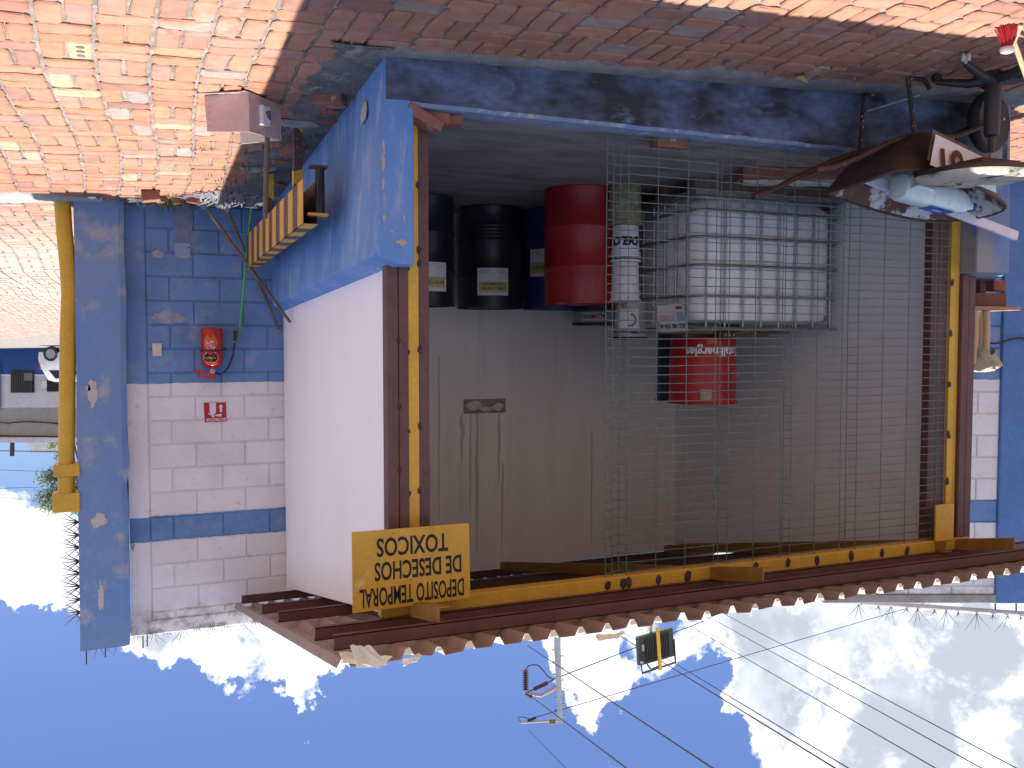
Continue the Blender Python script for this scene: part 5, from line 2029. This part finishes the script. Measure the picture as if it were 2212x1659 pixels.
MB().obox(vt + Vector((.062, 0, .052)), Vector((.055, 0, -.008)), (0, .012, 0), (.002, 0, .010)).obj('lever', M_redx, ex)
MB().obox(vt + Vector((.074, 0, .012)), Vector((.065, 0, -.018)), (0, .012, 0), (.003, 0, .012)).obj('carry_handle', M_redx, ex)
MB().lathe([(.022, 0), (.022, .012), (.018, .014)], vt + Vector((0, -.014, .004)), 16, axis=(0, -1, 0)).obj('gauge', M_galv, ex, smooth=True)
MB().tube([vt + Vector((-.015, 0, .014))] + [AY(px, py, ey - .01) for px, py in ((475, 809), (486, 803), (495, 790), (503, 770), (506, 748), (507, 738))], .0085, 8).obj('hose', M_blk, ex, smooth=True)
MB().tube([AY(507, 738, ey - .01), AY(509, 714, ey - .01)], [.011, .019], 10).obj('nozzle', M_blk, ex, smooth=True)
MB().tube([AY(506.5, 740, ey - .01), AY(506.7, 737, ey - .01)], .0115, 8).obj('collar', M_galv, ex)
MB().tube([vt + Vector((.015, -.01, .06)), vt + Vector((.02, -.03, .08)), vt + Vector((.0, -.03, .07))], .003, 5).obj('safety_pin', M_galv, ex)
MB().obox(eb + axv * .6 + Vector((0, .10, 0)), (.02, 0, 0), (0, .02, 0), (0, 0, .08)).obj('wall_bracket', M_blk, ex)
q = [AY(px, py, WY - .006) for px, py in ((490, 867), (438, 868), (440, 914.5), (492, 912))]
es = thing('extinguisher_sign', 'red square EXTINTOR sign with white extinguisher symbol and arrow', 'sign', q[0])
t4 = Vector((0, .003, 0))
def sgn(u, v, e=0.0): return q[0].lerp(q[1], u).lerp(q[3].lerp(q[2], u), v) + Vector((0, -e, 0))
MB().hexa([sgn(0, 0), sgn(1, 0), sgn(1, 0) + t4, sgn(0, 0) + t4, sgn(0, 1), sgn(1, 1), sgn(1, 1) + t4, sgn(0, 1) + t4]).obj('plate', M_wtext, es)
MB().poly([sgn(.04, .04, .001), sgn(.96, .04, .001), sgn(.96, .96, .001), sgn(.04, .96, .001)]).obj('red_field', mat('sign_red', (.42, .015, .03), rough=.5, bump=0, scale=4), es)
vs, fs = text_verts('EXTINTOR', 1.0, thick=.03)
x0_, x1_ = min(a for a, b in vs), max(a for a, b in vs)
y1_ = max(b for a, b in vs)
m_ = MB()
m_.v = [sgn(lerp(.09, .90, (a - x0_) / (x1_ - x0_)), lerp(.78, .92, b / y1_), .002) for a, b in vs]
m_.f = fs
m_.m = [0] * len(fs)
m_.obj('lettering', M_wtext, es)
for poly in ([(.26, .12), (.36, .26), (.31, .26), (.31, .50), (.21, .50), (.21, .26), (.16, .26)], [(.47, .06), (.73, .06), (.73, .48), (.66, .60), (.54, .60), (.47, .48)], [(.56, .60), (.64, .60), (.66, .72), (.57, .74)], [(.66, .60), (.78, .52), (.80, .56), (.68, .66)], [(.24, .58), (.46, .62), (.56, .66), (.46, .69), (.24, .71)]):
    pts = [sgn(u, v, .002) for u, v in poly]
    MB().poly(pts).obj('symbol', M_wtext, es)

# small boxes on the wall
a, b = AY(350, 741, WY - .02), AY(329, 770, WY - .02)
o_ = MB().box(a.x, b.x, WY - .025, WY + .004, a.z, b.z).obj('switch_plate', mat('ivory', (.66, .60, .55), scale=9), bevel=.01)
tag(o_, 'small ivory cover plate on the blue wall near the corner column', 'plate')
a, b = AY(411, 525, WY - .02), AY(378, 557, WY - .02)
cb_ = thing('conduit_box', 'blue painted metal junction box cover low on the block wall', 'junction box', (a.x, WY, a.z))
MB().poly([(a.x, WY - .008, a.z), (b.x, WY - .008, a.z), (b.x, WY - .008, b.z - .025), (b.x - .03, WY - .008, b.z), (a.x + .02, WY - .008, b.z), (a.x, WY - .008, b.z - .012)]).obj('cover', mat('pale_blue_steel', (.20, .30, .46), (.26, .33, .42), rough=.5, scale=9), cb_, solid=.012)
MB().lathe([(.006, 0), (.006, .004)], (a.x + .012, WY - .014, a.z + .035), 8, axis=(0, -1, 0)).obj('screw', M_ink, cb_)
cement = [AY(px, py, WY - .0045) for px, py in ((372, 440), (412, 440), (418, 480), (410, 520), (380, 522), (374, 490))]
MB().poly(cement[::-1]).obj('cement_chase', mat('blue_cement', (.15, .20, .30), (.24, .27, .32), rough=.95, scale=12, bump=.9, bscale=30), bw)
hk = MB().tube([AY(285, 1185, WY - .01), AY(290, 1178, WY - .03), AY(288, 1168, WY - .03), AY(284, 1176, WY - .03), AY(288, 1190, WY - .02)], .004, 5).obj('wire_hook', M_galv)
tag(hk, 'twisted wire loop sticking out of the wall by the column top', 'wire')

# ------------------------------------------------------------------ wheelbarrow and its load
wb = thing('wheelbarrow', 'rusty black wheelbarrow parked against the kerb, cement caked inside', 'wheelbarrow', (-3.0, -.25, zg(-3.0, -.25)))
rim_ = [(-2.50, -.25, .530), (-2.56, -.47, .500), (-2.72, -.53, .445), (-3.0, -.54, .440), (-3.35, -.50, .50), (-3.68, -.40, .56), (-3.80, -.22, .585), (-3.74, -.02, .60), (-3.50, .05, .605), (-3.20, .05, .575), (-2.92, .04, .53), (-2.66, -.03, .50)]
bot_ = [(-2.80, -.25, .27), (-2.83, -.34, .25), (-2.92, -.38, .215), (-3.05, -.385, .19), (-3.22, -.37, .205), (-3.38, -.32, .235), (-3.46, -.24, .255), (-3.43, -.15, .265), (-3.30, -.10, .26), (-3.15, -.10, .25), (-3.0, -.11, .25), (-2.86, -.15, .26)]
def ringpts(lp, n=4):
    out = []
    m = len(lp)
    for i in range(m):
        p0, p1, p2, p3 = (Vector(lp[(i + k - 1) % m]) for k in range(4))
        for j in range(n):
            t = j / n
            out.append(.5 * ((2 * p1) + (p2 - p0) * t + (2 * p0 - 5 * p1 + 4 * p2 - p3) * t * t + (3 * p1 - p0 - 3 * p2 + p3) * t ** 3))
    return out
RM, BT = ringpts(rim_), ringpts(bot_)
ctr = sum(BT, Vector()) / len(BT)
def inset(lp, k, dz):
    c_ = sum(lp, Vector()) / len(lp)
    return [c_ + (p - c_) * k + Vector((0, 0, dz)) for p in lp]
mids = [[BT[i].lerp(RM[i], t) + Vector((0, 0, -.03 * math.sin(math.pi * t))) for i in range(len(RM))] for t in (.33, .66)]
lo_ = inset(BT, .5, -.012)
MB().loft([lo_, BT, mids[0], mids[1], RM], cap0=True).obj('tray', M_tray, wb, smooth=True)
MB().loft([inset(lo_, .98, .012), inset(BT, .96, .012), inset(mids[0], .972, .008), inset(mids[1], .978, .006), inset(RM, .985, .002)][::-1], cap1=True).obj('tray_lining', M_trayin, wb, smooth=True)
MB().tube(RM + [RM[0]], .009, 8, cap=False).obj('rim', M_tray, wb, smooth=True)
gz = lambda x, y: zg(x, y)
f1, f2 = Vector((-2.93, -.03, gz(-2.93, -.03))), Vector((-2.968, -.325, gz(-2.968, -.325)))
t1 = AY(1857, 324, -.12)
t2 = AY(1975, 286, -.33)
M_leg = mat('leg_chipped', (.03, .022, .022), (.05, .03, .025), rough=.6, scale=8, c3=(.42, .40, .40), s3=22, lo3=.60, hi3=.63)
# each leg: a bent tube with a skid foot
for (f_, t_) in ((f1, t1), (f2, t2)):
    MB().tube([t_, f_.lerp(t_, .25), f_ + Vector((0, 0, .02)), f_ + Vector((-.05, 0, .012)), f_ + Vector((-.13, .0, .012)), f_ + Vector((-.17, 0, .06))], .0125, 8).obj('leg', M_leg, wb, smooth=True)
MB().tube([f1.lerp(t1, .35) + Vector((-.02, -.02, 0)), f2.lerp(t2, .35) + Vector((-.04, -.03, 0))], .006, 6).obj('tie_rod', M_galv, wb)
ax_c = Vector((-3.80, -.17, gz(-3.8, -.17) + .185))
h1 = [AY(1626, 424, .0), AY(1665, 412, -.0), AY(1720, 384, -.02), AY(1790, 352, -.05), t1 + Vector((0, 0, .01)), Vector((-3.3, -.12, .20)), ax_c + Vector((.02, .07, .0))]
h2 = [AY(1763, 366, -.42), AY(1800, 362, -.43), AY(1860, 338, -.43), AY(1920, 308, -.40), t2 + Vector((0, 0, .012)), Vector((-3.35, -.32, .17)), ax_c + Vector((.02, -.10, .0))]
for h in (h1, h2):
    MB().tube(h, .016, 10).obj('handle', mat('handle_rust', (.075, .03, .022), (.045, .022, .02), rough=.7, scale=9, bump=.3, c3=(.4, .38, .38), s3=26, lo3=.66, hi3=.69), wb, smooth=True)
wl = MB().lathe([(.115, -.035), (.165, -.04), (.182, -.02), (.185, 0), (.182, .02), (.165, .04), (.115, .035)], ax_c, 28, axis=(0.15, 1, 0)).obj('wheel', M_blk, wb, smooth=True)
MB().lathe([(.116, -.02), (.09, -.012), (.03, -.03), (.03, .03), (.09, .012), (.116, .02)], ax_c, 20, axis=(.15, 1, 0)).obj('wheel_rim', M_rust, wl, smooth=True)
MB().tube([ax_c + Vector((0, -.11, 0)), ax_c + Vector((0, .09, 0))], .009, 8).obj('axle', M_galv, wb)
# plastic jug lying in the tray
J0, J1 = AY(1938, 402, -.22), AY(2096, 446, -.22)
jd = (J1 - J0).normalized()
ju = jd.cross(Vector((0, -1, 0))).normalized()
if ju.z < 0:
    ju = -ju
jw = jd.cross(ju)
jg = thing('plastic_jug', 'pale translucent plastic jug with blue label lying in the wheelbarrow', 'jug', J0)
jl = (J1 - J0).length
loops = []
for t, k in ((0, .62), (.02, .9), (.06, 1), (.62, 1), (.78, .93), (.88, .7), (.95, .36), (1.0, .3)):
    lp = []
    for j in range(16):
        a = 2 * math.pi * j / 16
        cx0, sx0 = math.cos(a), math.sin(a)
        e_ = .55
        lp.append(J0 + jd * jl * t + (ju * math.copysign(abs(sx0) ** e_, sx0) * .078 + jw * math.copysign(abs(cx0) ** e_, cx0) * .075) * k)
    loops.append(lp)
loops = [[p for p in lp] for lp in loops]
MB().loft(loops, cap0=True, cap1=True).obj('body', M_jug, jg, smooth=True)
p0 = J0 + jd * jl * .55 + ju * .079
lb = MB().poly([p0 + jd * -.10 - jw * .055, p0 + jd * .09 - jw * .055, p0 + jd * .09 + jw * .05, p0 + jd * -.10 + jw * .05]).obj('label', mat('label_blue', (.02, .12, .60), (.03, .18, .66), rough=.4, bump=0), jg, solid=.001)
MB().poly([p0 + ju * .0015 + jd * -.03 + jw * .015, p0 + ju * .0015 + jd * .04 + jw * .015, p0 + ju * .0015 + jd * .04 - jw * .008, p0 + ju * .0015 + jd * -.03 - jw * .008]).obj('print', M_paper, lb)
MB().tube([J0 + jd * jl * .06 - jw * .06 + ju * .02, J0 + jd * jl * .10 - jw * .092 + ju * .0, J0 + jd * jl * .3 - jw * .095, J0 + jd * jl * .38 - jw * .06], .013, 8).obj('grip', M_jug, jg, smooth=True)
MB().lathe([(.024, 0), (.026, .004), (.026, .028), (.022, .032)], J1, 14, axis=jd).obj('cap', M_inkb, jg, smooth=True)
# white batten sticking out of the tray
S0, S1 = AY(1868, 384, -.10), AY(2196, 510, -.10)
dd = (S1 - S0).normalized()
o_ = MB().obox(S0.lerp(S1, .5), (S1 - S0) * .5, dd.cross(Vector((0, 1, 0))) * .030, (0, .012, 0)).obj('white_batten', mat('white_batten', (.70, .68, .74), (.62, .60, .66), rough=.6, scale=8, stretch=(1, 1, 1), c3=(.35, .28, .25), s3=20, lo3=.72, hi3=.75), bevel=.003)
tag(o_, 'white painted batten slanting up out of the wheelbarrow tray', 'batten')
# number board propped between barrow and chair
q = [AY(px, py, yy) for px, py, yy in ((2010, 356, -.60), (2022, 290, -.60), (2150, 352, -.56), (2152, 416, -.56))]
nb = thing('number_board', 'white board with large brown figures, upside down, between wheelbarrow and chair', 'board', q[1])
thv = Vector((.0, .004, 0))
MB().hexa([q[1], q[0], q[0] + thv, q[1] + thv, q[2], q[3], q[3] + thv, q[2] + thv]).obj('panel', M_paper, nb)
xd = (q[3] - q[0]).normalized()
MB().hexa([p + Vector((0, .02, -.03)) for p in (q[1], q[0], q[0] + thv, q[1] + thv, q[2], q[3], q[3] + thv, q[2] + thv)]).obj('backing', M_wood, nb)
nrm = Vector((0, -1, 0))
fig = AY(2080, 412, -.603)
xl = (AY(2150, 385, -.60) - AY(2010, 320, -.60)).normalized()
text_flat(MB(), '18', AY(2056, 396, -.606), Vector((-1, 0, .02)).normalized(), Vector((.12, 0, -1)).normalized(), .26, .80, thick=.006).obj('figures', M_rust, nb)

# ------------------------------------------------------------------ swivel chair, cut by the frame
HB = Vector((-3.265, -.64, zg(-3.265, -.64)))
ch = thing('swivel_chair', 'worn black swivel chair base and seat at the edge of the picture', 'chair', HB)
M_chair = mat('chair_black', (.022, .022, .026), (.035, .035, .04), rough=.5, scale=8)
MB().lathe([(.045, .06), (.05, .075), (.05, .12), (.042, .13)], HB, 16).obj('hub', M_chair, ch, smooth=True)
M_cw = mat('caster_ivory', (.60, .57, .52), rough=.4)
a0 = math.atan2(-.705 + .64, -2.983 + 3.265)
for k in range(5):
    a = a0 + k * 2 * math.pi / 5
    d = Vector((math.cos(a), math.sin(a), 0))
    e = HB + d * .29
    MB().tube([HB + Vector((0, 0, .10)), HB + d * .12 + Vector((0, 0, .105)), HB + d * .27 + Vector((0, 0, .072)), e + Vector((0, 0, .066))], [.034, .026, .018, .016], 8).obj('leg', M_chair, ch, smooth=True)
    c_ = Vector((e.x, e.y, zg(e.x, e.y) + .024))
    cs_ = MB().lathe([(.01, -.022), (.022, -.022), (.024, -.018), (.024, -.006), (.014, -.004), (.014, .004), (.024, .006), (.024, .018), (.022, .022), (.01, .022)], c_, 16, axis=Vector((-d.y, d.x, 0)) * .8 + d * .6).obj('caster', M_cw if k in (0,) else M_blk, ch, smooth=True)
    MB().tube([c_ + Vector((0, 0, .01)), e + Vector((0, 0, .07))], .009, 6).obj('stem', M_cw if k == 0 else M_blk, ch)
MB().lathe([(.040, .12), (.042, .13), (.040, .40), (.036, .41), (.018, .415), (.018, .50)], HB, 18).obj('column', M_chair, ch, smooth=True)
SC = Vector((-3.15, -.66, .40))
MB().obox(SC + Vector((-.06, 0, .01)), (.14, 0, 0), (0, .09, 0), (0, 0, .022)).obj('mechanism', M_rust, ch)
loops = []
for z, k in ((.035, .80), (.030, .95), (.045, 1.0), (.075, 1.02), (.10, .99), (.118, .90), (.125, .6)):
    loops.append([SC + Vector((math.copysign(abs(math.cos(a)) ** .75, math.cos(a)) * .335 * k, math.copysign(abs(math.sin(a)) ** .75, math.sin(a)) * .25 * k, z * .72 + .012 + .012 * math.cos(a))) for a in [2 * math.pi * j / 36 for j in range(36)]])
MB().loft(loops[:4], cap0=True).obj('seat', M_chair, ch, smooth=True)
MB().loft(loops[3:], cap1=True).obj('worn_top', mat('worn_vinyl', (.50, .47, .38), (.40, .37, .30), rough=.6, scale=6, c3=(.03, .03, .03), s3=4.5, lo3=.50, hi3=.60), ch, smooth=True)
# red-bristled brush and stick at the frame edge
g = AG(2180, 56)
br = thing('red_brush', 'red bristled brush with white collar and pale wooden stick at the frame edge', 'brush', g)
rr_ = random.Random(6)
mb = MB()
top = g + Vector((-.015, .02, .095))
for k in range(260):
    a, u = rr_.random() * 6.28, math.sqrt(rr_.random())
    b0_ = top + Vector((math.cos(a) * u * .022, math.sin(a) * u * .018, 0))
    e_ = g + Vector((math.cos(a) * u * .058 + rr_.gauss(0, .006) + .006, math.sin(a) * u * .045 + rr_.gauss(0, .006), .004 + rr_.random() * .012))
    mb.tube([b0_, b0_.lerp(e_, .5) + Vector((0, 0, -.003)), e_], .0018, 4)
mb.obj('bristles', mat('red_bristle', (.42, .02, .03), (.32, .015, .02), rough=.5, scale=20, bump=0), br)
MB().lathe([(.024, -.004), (.032, 0), (.034, .012), (.030, .026), (.014, .032)], top, 16, axis=Vector((-.1, .1, 1))).obj('collar', M_cw, br, smooth=True)
MB().tube([AG(2206, 48) + Vector((0, 0, .01)), AY(2190, 90, g.y + .02), AY(2212, 150, g.y + .08), AY(2240, 230, g.y + .15)], .013, 8).obj('stick', M_board, br, smooth=True)

# ------------------------------------------------------------------ upturned stool and boxes on the far pier
pt_ = .943
PY = .38
def PX(px): return AY(px, 640, PY).x
o_ = MB().box(PX(2160), PX(2134), PY - .05, PY + .05, pt_, pt_ + .075).obj('clay_block', mat('clay_red', (.26, .085, .05), (.2, .07, .045), scale=9, rough=.9), bevel=.008)
tag(o_, 'small red clay block on top of the far blue pier', 'block')
vz = pt_ + .095
vc = thing('rusty_vice', 'rusty brown vice body under a board on the far pier', 'vice', (PX(2120), PY, pt_))
MB().box(PX(2116), PX(2104), PY - .05, PY + .05, pt_ + .001, vz).obj('stem', M_rust, vc)
MB().box(PX(2151), PX(2085), PY - .09, PY + .09, vz, vz + .092).obj('body', mat('rust_red', (.17, .065, .045), (.13, .05, .04), rough=.85, scale=9), vc, bevel=.006)
for k in range(3):
    MB().box(PX(2155), PX(2138), PY - .06, PY - .05, pt_ + .078 + k * .006, pt_ + .081 + k * .006).obj('thread', M_blk, vc)
sz = vz + .094
stl = thing('upturned_stool', 'upturned wooden stool with cloth over its legs on the far pier', 'stool', (PX(2120), PY, sz))
MB().box(PX(2166), PX(2060), PY - .15, PY + .15, sz, sz + .026).obj('seat', mat('seat_wood', (.36, .22, .13), (.26, .16, .10), rough=.75, scale=5, stretch=(1, 6, 6)), stl, bevel=.005)
for (px, y) in ((2129, PY - .10), (2103, PY - .11), (2120, PY + .11), (2085, PY + .11)):
    x = AY(px, 700, y).x
    MB().tube([(x, y, sz + .026), (x - .012, y, sz + .18), (x, y, sz + .40)], [.024, .025, .021], 10).obj('leg', M_board, stl, smooth=True)
loops = []
ccx, ccy = AY(2118, 790, PY - .05).x, PY - .05
for k, (z, r_) in enumerate(((.31, .075), (.35, .085), (.39, .10), (.42, .11), (.445, .085), (.455, .02))):
    loops.append([Vector((ccx + math.cos(a) * r_ * 1.3 * (1 + .22 * math.sin(a * 5 + k)), ccy + math.sin(a) * r_ * (1 + .22 * math.sin(a * 4 + k * 2)), sz + z + (.03 * math.sin(a * 3 + 1) if k < 3 else .008 * math.sin(a * 5)))) for a in [2 * math.pi * j / 28 for j in range(28)]])
cl2 = MB().loft(loops, cap1=True).obj('folded_cloth', mat('khaki_cloth', (.40, .36, .28), (.30, .27, .21), rough=.95, scale=12, bump=.4), smooth=True)
tag(cl2, 'crumpled khaki cloth bundled over the upturned stool legs', 'cloth')
